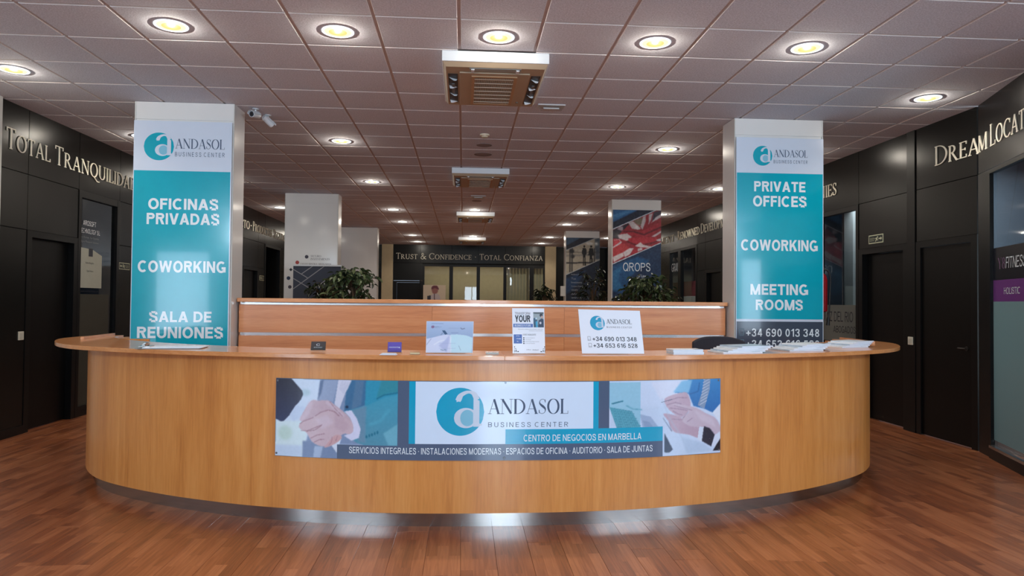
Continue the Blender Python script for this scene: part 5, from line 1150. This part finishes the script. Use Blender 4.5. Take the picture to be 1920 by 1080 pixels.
# emergency lights, detector, speakers, cameras
def emergency(x, y, label):
    t = thing('emergency_light', label, 'emergency light', (x, y, H), 0, 'ceiling emergency lights')
    MB().box(-0.14, 0.14, -0.05, 0.05, -0.012, 0).build('base', ACW, t, local=True, bevel=0.003)
    mb = MB(); mb.add([(-0.135, -0.047, -0.012), (0.135, -0.047, -0.012), (0.135, 0.047, -0.012), (-0.135, 0.047, -0.012), (-0.105, -0.03, -0.05), (0.105, -0.03, -0.05), (0.105, 0.03, -0.05), (-0.105, 0.03, -0.05)], [(0, 3, 2, 1), (4, 5, 6, 7), (0, 1, 5, 4), (1, 2, 6, 5), (2, 3, 7, 6), (3, 0, 4, 7)])
    mb.build('lens', ACR, t, local=True)
    mb = MB(); mb.cyl((-0.08, 0, -0.03), (0.08, 0, -0.03), 0.008); mb.build('tube', ACW, t, local=True)
emergency(0.87, 6.98, 'clear emergency light right beside the nearest air cassette'); emergency(0.263, 13.1, 'small emergency light in the centre line beyond the second air cassette')
t = thing('smoke_detector', 'cream round smoke detector between the nearest air cassette and the speakers', 'detector', (0.235, 8.28, H))
mb = MB(); mb.lathe((0, 0, 0), [(0.058, 0), (0.058, -0.012), (0.052, -0.018)], 24); mb.build('base', mat('detector_cream', (214, 200, 176), 0.5, var=0.02), t, local=True, smooth=True)
mb = MB(); mb.lathe((0, 0, 0), [(0.04, -0.018), (0.038, -0.035), (0.02, -0.042), (0.005, -0.043)], 24); mb.build('sensing_head', mat('detector_head', (190, 172, 146), 0.5, var=0.02), t, local=True, smooth=True)
for y, r, lb in ((8.84, 0.10, 'nearer of the two round flush ceiling speakers'), (9.40, 0.12, 'farther of the two round flush ceiling speakers'), (13.75, 0.10, 'round flush ceiling speaker beyond the second air cassette')):
    t = thing('ceiling_speaker', lb, 'speaker', (0.245, y, H), 0, 'flush ceiling speakers')
    mb = MB(); mb.lathe((0, 0, 0), [(r, 0), (r, -0.003), (r-0.008, -0.006), (r-0.012, -0.003), (r-0.012, 0)], 28); mb.build('rim', mat('speaker_rim', (120, 110, 108), 0.6, var=0.02), t, local=True, smooth=True)
    mb = MB(); mb.lathe((0, 0, 0), [(r-0.012, -0.001), (r-0.03, -0.004), (0.005, -0.007)], 28); mb.build('grille', mat('speaker_grille', (140, 130, 128), 0.8, var=0.1, var_scale=(400, 400, 400)), t, local=True, smooth=True)
def cctv(x, y, yaw, tilt, lb):
    t = thing('security_camera', lb, 'camera', (x, y, H), 0, 'bullet cameras on the ceiling')
    mb = MB(); mb.lathe((0, 0, 0), [(0.045, 0), (0.045, -0.008), (0.02, -0.014), (0.012, -0.016), (0.012, -0.05)], 20); mb.build('mount', ACW, t, local=True, smooth=True)
    M = Matrix.Translation((0, 0, -0.085)) @ Matrix.Rotation(yaw, 4, 'Z') @ Matrix.Rotation(tilt, 4, 'X')
    # barrel along local -Y
    R90 = M @ Matrix.Rotation(PI/2, 4, 'X')
    bo = MB().lathe((0, 0, 0), [(0.03, -0.09), (0.044, -0.07), (0.046, 0.075), (0.044, 0.09)], 24, R90).build('barrel', ACW, t, local=True, smooth=True)
    MB().lathe((0, 0, 0), [(0.038, 0.09), (0.036, 0.092), (0.004, 0.092)], 24, R90).build('front_glass', mat('camera_glass', (54, 58, 66), 0.1, var=0.02), bo, local=True)
    MB().lathe((0, 0, 0), [(0.018, 0.0925), (0.016, 0.097), (0.003, 0.098)], 20, R90).build('lens', BLK, bo, local=True)
    mb = MB()
    for k in range(11):
        a0 = PI*(k)/11; a1 = PI*(k+1)/11; vs = []
        for a in (a0, a1):
            for yy in (-0.115, 0.06): vs.append(M @ Vector((0.050*math.cos(a), yy, 0.050*math.sin(a))))
        mb.add(vs, [(0, 1, 3, 2)])
    so = mb.build('sun_shield', ACW, bo, local=True); md = so.modifiers.new('s', 'SOLIDIFY'); md.thickness = 0.003
    t.scale = (0.74, 0.74, 0.74)
cctv(-2.19, 7.42, -0.35, 0.12, 'nearer of the two white bullet cameras by the left column, facing the entrance')
cctv(-2.13, 7.66, 2.5, 0.5, 'farther of the two white bullet cameras by the left column, turned away')

# ================================================================== WALL FITTINGS
def exit_sign(F, px0, py0, px1, py1, lb, flip):
    a, b, c, d = P4(F, px0, py0, px1, py1); t = thing('exit_sign', lb, 'sign', F(a, 0, c))
    CRM = mat('sign_luminous', (206, 208, 178), 0.4, var=0.02)
    rect(F, t, a, b, c, d, 0.001, 0.005, CRM, 'board'); e = (d-c)*0.1; rect(F, t, a+e, b-e, c+e, d-e, 0.005, 0.006, mat('sign_dark_green', (22, 36, 34), 0.4, var=0.03), 'dark_field')
    w, h = b-a, d-c; g = (lambda u: b-u*w) if flip else (lambda u: a+u*w)
    mb = MB()
    for P in ([(0.84, 0.3), (0.93, 0.5), (0.84, 0.7)], [(0.7, 0.43), (0.84, 0.43), (0.84, 0.57), (0.7, 0.57)], [(0.60, 0.66), (0.66, 0.66), (0.66, 0.78), (0.60, 0.78)], [(0.52, 0.42), (0.60, 0.42), (0.64, 0.64), (0.54, 0.64)], [(0.46, 0.2), (0.51, 0.2), (0.58, 0.42), (0.53, 0.42)], [(0.58, 0.42), (0.63, 0.3), (0.68, 0.3), (0.62, 0.44)], [(0.44, 0.5), (0.55, 0.58), (0.55, 0.64), (0.43, 0.56)]):
        mb.plate([(g(u), c+v*h) for u, v in P], F, 0.006, 0.007)
    mb.build('arrow_and_runner', CRM, t)
    x0, x1 = sorted((g(0.1), g(0.4))); flat_text(F, t, 'SALIDA', x0, x1, c+0.5*h, c+0.66*h, CRM, 0.0068, 'lettering'); flat_text(F, t, 'EMERGENCIA', x0, x1, c+0.28*h, c+0.4*h, CRM, 0.0068, 'lettering')
exit_sign(FR, 1629.5, 440, 1656.5, 456, 'dark exit sign with arrow above the right-hand door', False)
exit_sign(FL, 222.5, 493, 242.5, 505.5, 'dark exit sign with arrow left of the left teal banner', True)
exit_sign(FL, 486.5, 517, 494.5, 526, 'tiny exit sign beside the open doorway on the far left wall', True)
def wswitch(F, px, py, lb):
    s, z = F.px(px, py); t = thing('light_switch', lb, 'switch', F(s, 0, z))
    rect(F, t, s-0.042, s+0.042, z-0.045, z+0.045, 0.0005, 0.012, mat('switch_cream', (206, 200, 182), 0.4, var=0.02), 'plate', bevel=0.003); rect(F, t, s-0.026, s+0.026, z-0.028, z+0.028, 0.012, 0.016, mat('switch_rocker', (190, 186, 170), 0.35, var=0.02), 'rocker', bevel=0.002)
FRp = lambda s, n, z: FR(s, n+0.012, z)
FRp.px = FR.px
wswitch(FRp, 1710, 639, 'cream light switch on the post between the two right-hand doors'); wswitch(FL, 38, 629.5, 'cream light switch left of the dark door on the left wall')
# fire extinguisher hanging on the side of the right column
t = thing('fire_extinguisher', 'red fire extinguisher with black hose hanging behind the right column', 'fire extinguisher', (3.955, 7.47, 1.35))
mb = MB(); mb.lathe((0, 0, 0), [(0.03, -0.0), (0.068, 0.012), (0.072, 0.03), (0.072, 0.36), (0.06, 0.41), (0.03, 0.44), (0.022, 0.46)], 24); mb.build('cylinder', RED, t, local=True, smooth=True)
mb = MB(); mb.lathe((0, 0, 0), [(0.024, 0.46), (0.026, 0.485), (0.018, 0.50)], 16); mb.box(-0.01, 0.01, -0.09, 0.02, 0.49, 0.505); mb.build('valve', BLK, t, local=True)
mb = MB(); mb.tube(cr_spline([(0.02, -0.01, 0.48), (0.075, -0.02, 0.46), (0.10, -0.03, 0.38), (0.095, -0.03, 0.24), (0.075, -0.05, 0.06), (0.06, -0.06, -0.06)]), 0.009); mb.cyl((0.06, -0.06, -0.05), (0.05, -0.062, -0.14), 0.012, 0.02); mb.build('hose', BLK, t, local=True)
mb = MB(); mb.box(-0.088, -0.074, -0.02, 0.02, 0.2, 0.42); mb.build('bracket', STEEL, t, local=True)

# ================================================================== THINGS ON THE COUNTER
ZC_ = 1.0985
def on_counter(px, py): return onZ(px, py, ZC_)
# clipboard
p0 = Vector((-1.98, 4.92, ZC_)); t = thing('clipboard', 'clipboard with white sheets lying on the left part of the counter', 'clipboard', p0, 0.12)
MB().box(-0.20, 0.20, -0.12, 0.12, 0, 0.004).build('board', mat('board_grey', (120, 120, 116), 0.5, var=0.05), t, local=True)
MB().box(-0.16, 0.21, -0.105, 0.105, 0.004, 0.009).build('sheets', PAPER, t, local=True)
mb = MB(); mb.box(-0.20, -0.13, -0.05, 0.05, 0.009, 0.016); mb.cyl((-0.17, -0.05, 0.022), (-0.17, 0.05, 0.022), 0.010, n=12); mb.box(-0.178, -0.162, -0.03, 0.03, 0.02, 0.036); mb.build('clip', STEEL, t, local=True)
# card holders
def card_holder(px0, px1, pyb, pyt, lb, cm, cards):
    p = on_counter((px0+px1)/2, pyb-0.8); w = (px1-px0)*p.y/FPX; h = (pyb-pyt)*p.y/FPX
    t = thing('card_holder', lb, 'card holder', p, 0.02); M = Matrix.Translation((0, 0, 0.008)) @ Matrix.Rotation(-0.35, 4, 'X')
    MB().box(-w/2-0.004, w/2+0.004, 0, 0.05, 0.0005, 0.003).build('base', ACR, t, local=True); MB().box(-w/2-0.004, w/2+0.004, 0.012, 0.015, 0.003, h*1.05, M).build('back_plate', ACR, t, local=True)
    MB().box(-w/2-0.004, w/2+0.004, -0.004, -0.001, 0.0, 0.02, M).build('front_lip', ACR, t, local=True)
    c = MB().box(-w/2, w/2, 0.0, 0.011, 0.004, h, M).build('business_cards', cm, t, local=True); return t, w, h, M
t, w, h, M = card_holder(583, 609, 660, 643, 'acrylic holder with dark brown business cards on the counter left of centre', mat('card_brown', (58, 50, 50), 0.4, var=0.04), 1)
Mq = lambda s, n, z: M @ Vector((s, -0.0005-n, z))
def mbtxt(t, F, txt, a, b, c, d, m, n=0.0005, **k):
    vs, fs = sans(txt, k.get('bold', 0)); xs = [v[0] for v in vs]; ys = [v[1] for v in vs]; mx, Mx, my, My = min(xs), max(xs), min(ys), max(ys); mb = MB()
    mb.add([F(a+(x-mx)/(Mx-mx)*(b-a), n, c+(y-my)/(My-my)*(d-c)) for x, y in vs], fs); return mb.build('lettering', m, t, local=True, fixn=False)
mbtxt(t, Mq, 'ESTUDIO', -w*0.28, w*0.28, h*0.28, h*0.38, TXTW); q = []; strokepoly(ell(0, 0, 1, 0.8, 30, 330), 0.3, 0.2, q); mb = MB(); [mb.add([Mq(a*w*0.12, 0.0005, h*0.62+b*h*0.14) for a, b in P], [(0, 1, 2, 3)]) for P in q]; mb.build('emblem', TXTW, t, local=True, fixn=False)
t, w, h, M = card_holder(727, 752, 664, 644, 'acrylic holder with violet business cards beside white leaflets', mat('card_violet', (92, 76, 168), 0.4, var=0.03), 1)
mbtxt(t, Mq, 'mentoring', -w*0.40, w*0.40, h*0.42, h*0.56, TXTW, bold=0.01)
p = on_counter(729, 665); t = thing('leaflet_stack', 'few white folded leaflets lying before the violet card holder', 'leaflets', (p.x, p.y-0.02, ZC_), -0.1)
for k in range(3): MB().box(-0.052+0.006*k, 0.052-0.003*k, -0.022+0.003*k, 0.022, 0.004*k, 0.004*k+0.003).build('leaflet', PAPER, t, local=True)
for px, w_, lb in ((778, 0.065, 'small clear acrylic block with cream cards left of the landscape certificate'), (923, 0.085, 'low clear acrylic tray between the certificate and the flyer')):
    p = on_counter(px, 664.5); t = thing('acrylic_tray', lb, 'tray', p, 0)
    MB().box(-w_/2, w_/2, -0.015, 0.02, 0, 0.003).build('base', ACR, t, local=True); MB().box(-w_/2, w_/2, 0.017, 0.02, 0.003, 0.018).build('back', ACR, t, local=True)
    MB().box(-w_/2+0.003, w_/2-0.003, -0.012, 0.016, 0.003, 0.010).build('cards', mat('card_cream', (196, 186, 150), 0.6, var=0.03) if px < 800 else mat('card_pale', (176, 184, 180), 0.6, var=0.03), t, local=True)
# sheets standing in acrylic stands
def quadF(TL, TR, BL, BR):
    TL, TR, BL, BR = map(Vector, (TL, TR, BL, BR)); N = (BR-BL).cross(TL-BL).normalized()
    def F(s, n, z): return (BL*(1-s)+BR*s)*(1-z) + (TL*(1-s)+TR*s)*z + N*n
    return F
def stand(corn, Yb, Yt, lb, cat, nm):
    (x0, y0), (x1, y1), (x2, y2), (x3, y3) = corn
    BL, BR = onY(x2, y2, Yb), onY(x3, y3, Yb); BL.z = BR.z = ZC_+0.0035
    F = quadF(onY(x0, y0, Yt), onY(x1, y1, Yt), BL, BR); base = F(0.5, 0, 0)
    t = thing(nm, lb, cat, (base.x, base.y, ZC_))
    rect(F, t, 0, 1, 0, 1, -0.004, -0.001, ACR, 'acrylic_back'); rect(F, t, 0.004, 0.996, 0.004, 0.996, -0.001, 0.001, PAPER, 'sheet')
    MB().box(base.x-0.10, base.x+0.10, Yb-0.002, Yb+0.09, ZC_+0.0003, ZC_+0.003).build('acrylic_foot', ACR, t)
    return F, t
# certificate, its colours brightened to paint in a glossy reflection
F, t = stand(((799.5, 602), (888.5, 602.5), (798, 664), (886.5, 665)), 4.50, 4.55, 'landscape certificate in a clear stand with pale reflections painted into its picture', 'sign', 'sign_holder')
cv = Canvas(130, 92, 230, 150, 1385, 935, (170, 192, 222)); cv.poly([(230, 150), (1385, 150), (1385, 560), (230, 580)], (176, 196, 226), 2, c2=(150, 172, 206))
cv.poly([(230, 600), (480, 535), (700, 480), (830, 500), (830, 935), (230, 935)], (206, 214, 238), 1); cv.poly([(830, 480), (1000, 478), (1200, 500), (1370, 555), (1360, 935), (850, 935)], (190, 222, 236), 1)
cv.line([(240, 740), (350, 590)], 12, (150, 156, 188), 1); cv.line([(420, 740), (560, 650), (690, 620)], 14, (236, 240, 250), 2); cv.poly([(680, 640), (800, 500), (800, 640), (740, 930), (540, 760)], (168, 178, 218), 4, 0.7)
cv.poly([(610, 380), (690, 384), (750, 470), (690, 490)], (60, 92, 128), 0); cv.line([(585, 500), (630, 440)], 10, (96, 110, 138), 1); cv.line([(830, 500), (845, 930)], 14, (226, 236, 246), 1); cv.line([(1035, 760), (1090, 880)], 12, (140, 170, 192), 1)
cv.ell(384, 292, 40, 34, (132, 104, 140), 1); cv.line([(355, 212), (640, 212)], 14, (140, 156, 190), 1, 0.8); cv.line([(440, 286), (600, 290)], 12, (130, 146, 180), 1, 0.8); cv.line([(440, 312), (560, 314)], 10, (140, 156, 190), 1, 0.8); cv.line([(780, 322), (1040, 322)], 10, (146, 160, 194), 1, 0.8); cv.line([(840, 442), (1010, 442)], 14, (130, 150, 190), 1, 0.8); cv.line([(1070, 318), (1110, 345), (1170, 330)], 16, (96, 110, 140), 1)
for y in (700, 765, 830): cv.line([(540, y), (960, y)], 5, (150, 166, 206), 1, 0.6)
for k in range(5): cv.ell(600+30*k, 860+8*(k % 3), 18, 12, (104, 130, 160), 1, 0.8)
cv.build(F, t, 0.01, 0.99, 0.01, 0.99, 0.0014)
# flyer
F, t = stand(((960, 577.5), (1020.5, 578), (961, 665.5), (1022.5, 666)), 4.475, 4.51, 'white portrait flyer reading TRANSFORM YOUR BUSINESS FUTURE standing on the counter', 'flyer', 'flyer_stand')
def fy(v): return 1-(v-120)/875.0
def fx(v): return (v-100)/600.0
BLU = mat('flyer_blue', (70, 104, 172), 0.4, var=0.02); nn = 0.0014
def ftx(txt, x0, y0, x1, y1, m, bold=0.0): flat_text(F, t, txt, fx(x0), fx(x1), fy(y1), fy(y0), m, 0.002, 'lettering', bold=bold)
ftx('TRANSFORM', 150, 200, 432, 248, TG); ftx('YOUR', 152, 260, 436, 390, TXTD, 0.03)
rect(F, t, fx(120), fx(482), fy(492), fy(424), 0.0011, 0.0014, BLU, 'blue_bar'); ftx('BUSINESS FUTURE', 146, 438, 444, 478, TXTW, 0.01)
ftx('Network, collaborate and learn with the', 206, 522, 660, 537, TG); ftx('business community', 410, 552, 660, 568, TG); ftx('EVENT HIGHLIGHTS', 294, 618, 532, 650, TXTD)
rect(F, t, fx(124), fx(276), fy(804), fy(630), 0.0011, 0.0014, BLU, 'blue_box'); ftx('20 May', 170, 650, 235, 672, TXTW); ftx('19:00', 176, 702, 258, 724, TXTW); ftx('HALL', 180, 752, 215, 774, TXTW)
for k, (y, x1, tx) in enumerate(((696, 512, 'Keynote Speakers'), (731, 442, 'Workshops'), (767, 590, 'Networking Opportunities'), (801, 512, 'Drinks & Canapes'))):
    s0, s1, z0, z1 = fx(298), fx(320), fy(y+11), fy(y-11); rect(F, t, s0, s1, z0, z1, 0.0011, 0.0014, TXTD, 'bullet'); ftx(tx, 334, y-8, x1, y+9, TG)
ftx('Offices', 355, 912, 440, 930, TG); ftx('Andasol', 464, 912, 575, 936, TG)
mb = MB()
for x0, y0, x1, y1 in ((132, 855, 144, 882), (132, 898, 172, 906), (132, 925, 144, 942), (158, 922, 172, 968), (132, 950, 144, 970), (188, 950, 214, 968), (682, 855, 694, 882), (655, 898, 696, 906), (655, 922, 668, 968), (684, 925, 696, 942), (684, 950, 696, 970), (612, 950, 640, 968)): mb.fbox(F, fx(x0), fx(x1), 0.0011, 0.0014, fy(y1), fy(y0))
mb.build('corner_ornaments', TXTD, t)
cv = Canvas(40, 60, 0, 0, 180, 290, (150, 164, 170)); cv.poly([(0, 0), (180, 0), (180, 40), (0, 30)], (84, 96, 100), 1); cv.ell(135, 60, 26, 30, (40, 44, 58), 1); cv.ell(150, 95, 20, 28, (190, 160, 150), 1); cv.poly([(80, 290), (90, 160), (140, 120), (180, 140), (180, 290)], (48, 62, 86), 1); cv.poly([(0, 120), (60, 100), (80, 290), (10, 290)], (50, 84, 110), 1); cv.poly([(40, 180), (70, 170), (75, 290), (45, 290)], (60, 160, 200), 1); cv.ell(120, 205, 18, 24, (200, 200, 210), 1); cv.ell(50, 120, 16, 20, (190, 210, 222), 1)
cv.build(F, t, fx(492), fx(684), fy(492), fy(198), 0.0016, m=PRM)
# phone number sign
F, t = stand(((1083.5, 579.5), (1200, 582.5), (1091, 662), (1208.5, 664)), 4.475, 4.53, 'white landscape sign with teal logo and two phone numbers standing on the counter', 'sign', 'sign_holder')
def gx(v, y):  # crop units -> sheet coordinates (sheared sheet)
    l = 1152+(y-105)/475*36; return (v-l)/(1806-1152)
def gy(v): return 1-(v-104)/474.0
TL2 = mat('sign_cyan', (20, 152, 190), 0.3, var=0.02)
logo(F, t, gx(1354, 250), gy(250), 0.163, 0.0016, TL2, rx=0.118)
flat_serif(F, t, 'ANDASOL', gx(1448, 235), gx(1712, 235), gy(256), gy(206), TXTD, 0.0022, T=0.12, t=0.045)
flat_text(F, t, 'BUSINESS CENTER', gx(1450, 292), gx(1714, 292), gy(301), gy(283), TG, 0.002, 'lettering', track=1.3)
flat_text(F, t, '+34 690 013 348', gx(1300, 420), gx(1762, 420), gy(442), gy(397), TXTD, 0.002, 'lettering', bold=0.012); flat_text(F, t, '+34 653 616 528', gx(1308, 490), gx(1770, 490), gy(512), gy(468), TXTD, 0.002, 'lettering', bold=0.012)
for y0, x in ((395, 1250), (466, 1260)):
    a, b, c, d = gx(x, y0+20), gx(x+30, y0+20), gy(y0+44), gy(y0); w = 0.004; mb = MB()
    for q in ((a, b, c, c+w*1.4), (a, b, d-w*1.4, d), (a, a+w, c, d), (b-w, b, c, d), (a, b, c+0.02, c+0.025)): mb.fbox(F, q[0], q[1], 0.0011, 0.0018, q[2], q[3])
    mb.build('phone_symbol', TG, t)
# brochures and magazines
COV = [mat('cover_pale_blue', (206, 214, 222), 0.35, var=0.12, var_scale=(18, 18, 18)), mat('cover_grey_blue', (172, 186, 200), 0.35, var=0.2, var_scale=(18, 18, 18)), mat('cover_white', (228, 228, 230), 0.35, var=0.05, var_scale=(18, 18, 18))]
def booklet(nm, lb, grp, cat, loc, rz, w, l, th, cov, rx=0.0):
    t = thing(nm, lb, cat, loc, rz, grp); t.rotation_euler = (rx, 0, rz)
    MB().box(-w/2+0.001, w/2-0.002, -l/2+0.001, l/2-0.001, 0.0006, th-0.0006).build('pages', PAPER, t, local=True)
    mb = MB(); mb.box(-w/2, w/2, -l/2, l/2, 0, 0.0005); mb.box(-w/2, w/2, -l/2, l/2, th-0.0005, th); mb.box(-w/2-0.0006, -w/2, -l/2, l/2, 0, th); c = mb.build('cover', cov, t, local=True)
    MB().box(w*0.25, w*0.46, -l/2+0.01, -l/2+0.06, th, th+0.0004).build('cover_print', TXTD, t, local=True)
    return t
ORD = ['lowest', 'second', 'third', 'fourth', 'fifth', 'sixth', 'topmost']
for k in range(6):
    booklet('brochure', '%s brochure of the small neat stack left of the office chair' % (ORD[k] if k < 5 else ORD[6]), 'brochures in the small stack', 'brochure', (1.48+0.002*(k % 3), 4.56+0.004*k, ZC_+0.0052*k), 0.06+0.02*(k % 2), 0.21, 0.13, 0.005, COV[k % 3])
for fi, (cx, cy, rz, nmag, nm) in enumerate(((1.93, 4.74, 0.22, 5, 'left'), (2.50, 5.0, 0.30, 5, 'middle'), (3.10, 5.42, 0.42, 5, 'right'))):
    for k in range(nmag):
        ang = rz-0.05+0.06*k
        booklet('magazine', '%s magazine of the %s fanned pile on the right part of the counter' % (ORD[k] if k < nmag-1 else ORD[6], nm), 'magazines fanned out on the counter', 'magazine', (cx+0.030*k-0.05, cy+0.022*k-0.03, ZC_+0.0092*k), ang, 0.30, 0.21, 0.009, COV[(k+fi) % 3])

# office chair behind the counter
p = Vector((2.42, 6.15, 0)); t = thing('office_chair', 'dark fabric office chair with curved backrest behind the counter', 'chair', p, PI+0.1)
def cushion(w, d, hgt, M, nm, m):
    mb = MB(); nx, nz = 10, 8; vs = []; fs = []
    mb.box(-w/2, w/2, -d/2, d/2, -hgt/2, hgt/2, M); o = mb.build(nm, m, t, local=True); md = o.modifiers.new('b', 'BEVEL'); md.width = min(d, hgt)*0.42; md.segments = 5; return o
o = cushion(0.50, 0.48, 0.08, Matrix.Translation((0, 0, 0.48)), 'seat', GREYF)
# curved backrest
mb = MB(); W_, N_ = 0.26, 14; vs = []; prof = []
for i in range(N_+1):
    u = -1+2*i/N_; x = W_*u; yb = -0.24+0.05*(1-u*u)*-1; top = 1.128-0.05*abs(u)**3; bot = 0.66+0.05*abs(u)**3
    vs += [(x, yb-0.025, bot), (x, yb+0.025, bot), (x, yb+0.025, top), (x, yb-0.025, top)]
fs = [(0, 1, 2, 3), (4*N_, 4*N_+3, 4*N_+2, 4*N_+1)]+[(4*i+j, 4*i+4+j, 4*i+4+(j+1) % 4, 4*i+(j+1) % 4) for i in range(N_) for j in range(4)]
mb.add(vs, fs); mb.build('backrest', GREYF, t, local=True, bevel=0.012)
mb = MB(); mb.tube(cr_spline([(0, -0.2, 0.46), (0, -0.33, 0.5), (0, -0.34, 0.75), (0, -0.315, 0.85)]), 0.018); mb.build('back_support', BLK, t, local=True)
mb = MB(); mb.cyl((0, 0, 0.08), (0, 0, 0.44), 0.028); mb.build('gas_lift', BLK, t, local=True)
for k in range(5):
    a = 2*PI*k/5+0.3; e = Vector((0.3*math.cos(a), 0.3*math.sin(a), 0.075)); mb = MB(); mb.tube([(0, 0, 0.12), e], [0.028, 0.018]); lg = mb.build('base_arm', BLK, t, local=True)
    mb = MB(); mb.cyl((e.x-0.02*math.sin(a), e.y+0.02*math.cos(a), 0.027), (e.x+0.02*math.sin(a), e.y-0.02*math.cos(a), 0.027), 0.027); mb.build('caster', BLK, lg, local=True)

# ================================================================== PLANTS
def leafmesh(l, w, m, nm='leaf'):
    mb = MB(); mb.add([(0, 0, 0), (w*0.5, l*0.35, 0.010), (w*0.42, l*0.68, 0.0), (0, l, -0.03), (-w*0.42, l*0.68, 0.0), (-w*0.5, l*0.35, 0.010), (0, l*0.35, -0.006), (0, l*0.68, -0.014)], [(0, 1, 6), (1, 2, 7, 6), (2, 3, 7), (0, 6, 5), (6, 7, 4, 5), (7, 3, 4)])
    return mb.mesh(nm, m, fixn=False)
def plant(label, x, y, ztop, spread, zbot, n_obj, n_rest, ll, lw, potr, mats, seed, dens=None):
    rnd = random.Random(seed); t = thing('potted_plant', label, 'plant', (x, y, 0)); ph = potr*1.7
    mb = MB(); mb.lathe((0, 0, 0), [(potr*0.7, 0), (potr, ph*0.9), (potr*1.06, ph), (potr*0.96, ph), (potr*0.94, ph*0.92)], 28); po = mb.build('pot', POT, t, local=True, smooth=True)
    mb = MB(); mb.lathe((0, 0, 0), [(potr*0.93, ph*0.88), (potr*0.93, ph*0.93)], 24); mb.build('soil', SOIL, po, local=True)
    cz = (ztop+zbot)/2; hz = (ztop-zbot)/2
    mb = MB()
    for k in range(3):
        a = 2*PI*k/3; mb.tube(cr_spline([(0.04*math.cos(a), 0.04*math.sin(a), ph*0.9), (0.02*math.cos(a+1), 0.02*math.sin(a+1), zbot), (0.06*math.cos(a), 0.06*math.sin(a), cz)], False, 5), [0.022]*11, 7)
    mb.build('trunk', BARK, t, local=True)
    meshes = [leafmesh(ll*s, lw*s, m) for s, m in zip((1.0, 0.85, 1.1, 0.9), mats)]
    br = MB(); leaves = []
    nb = max(16, (n_obj+n_rest)//14)
    for b in range(nb):
        th = rnd.random()*2*PI; v = rnd.uniform(-0.75, 1.0); r = math.sqrt(max(0.0, 1-v*v*0.9))*rnd.uniform(0.65, 1.0)
        e = Vector((spread*r*math.cos(th), spread*r*math.sin(th), cz+hz*v*rnd.uniform(0.8, 1.0))); s0 = Vector((0, 0, cz-0.5*hz+0.4*hz*v))
        mid = (s0+e)/2+Vector((0, 0, 0.10)); tip = e+Vector((0, 0, -0.05)); P = cr_spline([tuple(s0), tuple(mid), tuple(tip)], False, 6); br.tube(P, [0.007-0.0004*i for i in range(len(P))], 4)
        k = (n_obj+n_rest)//nb
        for q in range(k+1):
            u = rnd.uniform(0.35, 1.0); p = Vector(P[min(len(P)-1, int(u*(len(P)-1)))])+Vector((rnd.gauss(0, 0.03), rnd.gauss(0, 0.03), rnd.gauss(0, 0.03)))
            leaves.append((p, th+rnd.gauss(0, 1.0)-PI/2, rnd.uniform(-1.1, 0.25), rnd.uniform(-0.6, 0.6), rnd.randrange(4)))
    br.build('branches', BARK, t, local=True, kind='stuff')
    leaves.sort(key=lambda L: L[0].y)          # the ones on the camera's side first
    from mathutils import Euler
    rest = MB()
    for i, (p, rz, rx, ry, mi) in enumerate(leaves):
        if i < n_obj:
            o = bpy.data.objects.new('leaf', meshes[mi]); o.location = p; o.rotation_euler = (rx, ry, rz); COL.objects.link(o); o.parent = t
        else:
            M = Matrix.Translation(p) @ Euler((rx, ry, rz)).to_matrix().to_4x4(); me = meshes[mi]; rest.add([M @ v.co for v in me.vertices], [tuple(f.vertices) for f in me.polygons])
    if rest.v: rest.build('foliage', mats[0], t, local=True, kind='stuff', fixn=False)
    return t
def pos(px, py, Y): v = onY(px, py, Y); return v
p = pos(664, 530, 10.6); plant('large bushy ficus behind the partition at left centre', p.x, p.y, 2.00, 0.47, 1.30, 290, 420, 0.105, 0.05, 0.2, (LEAFM, LEAFK, LEAFL, LEAFM), 3)
p = pos(1212, 540, 10.4); plant('large bushy ficus behind the partition right of centre, under the flag banner', p.x, p.y, 1.90, 0.48, 1.22, 290, 380, 0.105, 0.05, 0.2, (LEAFM, LEAFK, LEAFM, LEAFL), 5)
p = pos(1021, 550, 20.0); plant('small bushy plant before the right end of the back office glass', p.x, p.y, 2.0, 0.36, 1.2, 120, 260, 0.12, 0.05, 0.17, (LEAFK, LEAFM, LEAFK, LEAFM), 8)
p = pos(1112, 520, 15.5); plant('tall dark loose plant before the silhouettes banner', p.x, p.y, 2.35, 0.38, 1.1, 100, 200, 0.14, 0.035, 0.2, (LEAFK, LEAFK, LEAFK, LEAFM), 9)
p = pos(606, 545, 11.85); plant('darker low plant spreading left of the large ficus before the navy roll-up banner', p.x, p.y, 1.86, 0.34, 1.25, 120, 160, 0.11, 0.05, 0.16, (LEAFK, LEAFK, LEAFM, LEAFK), 12)
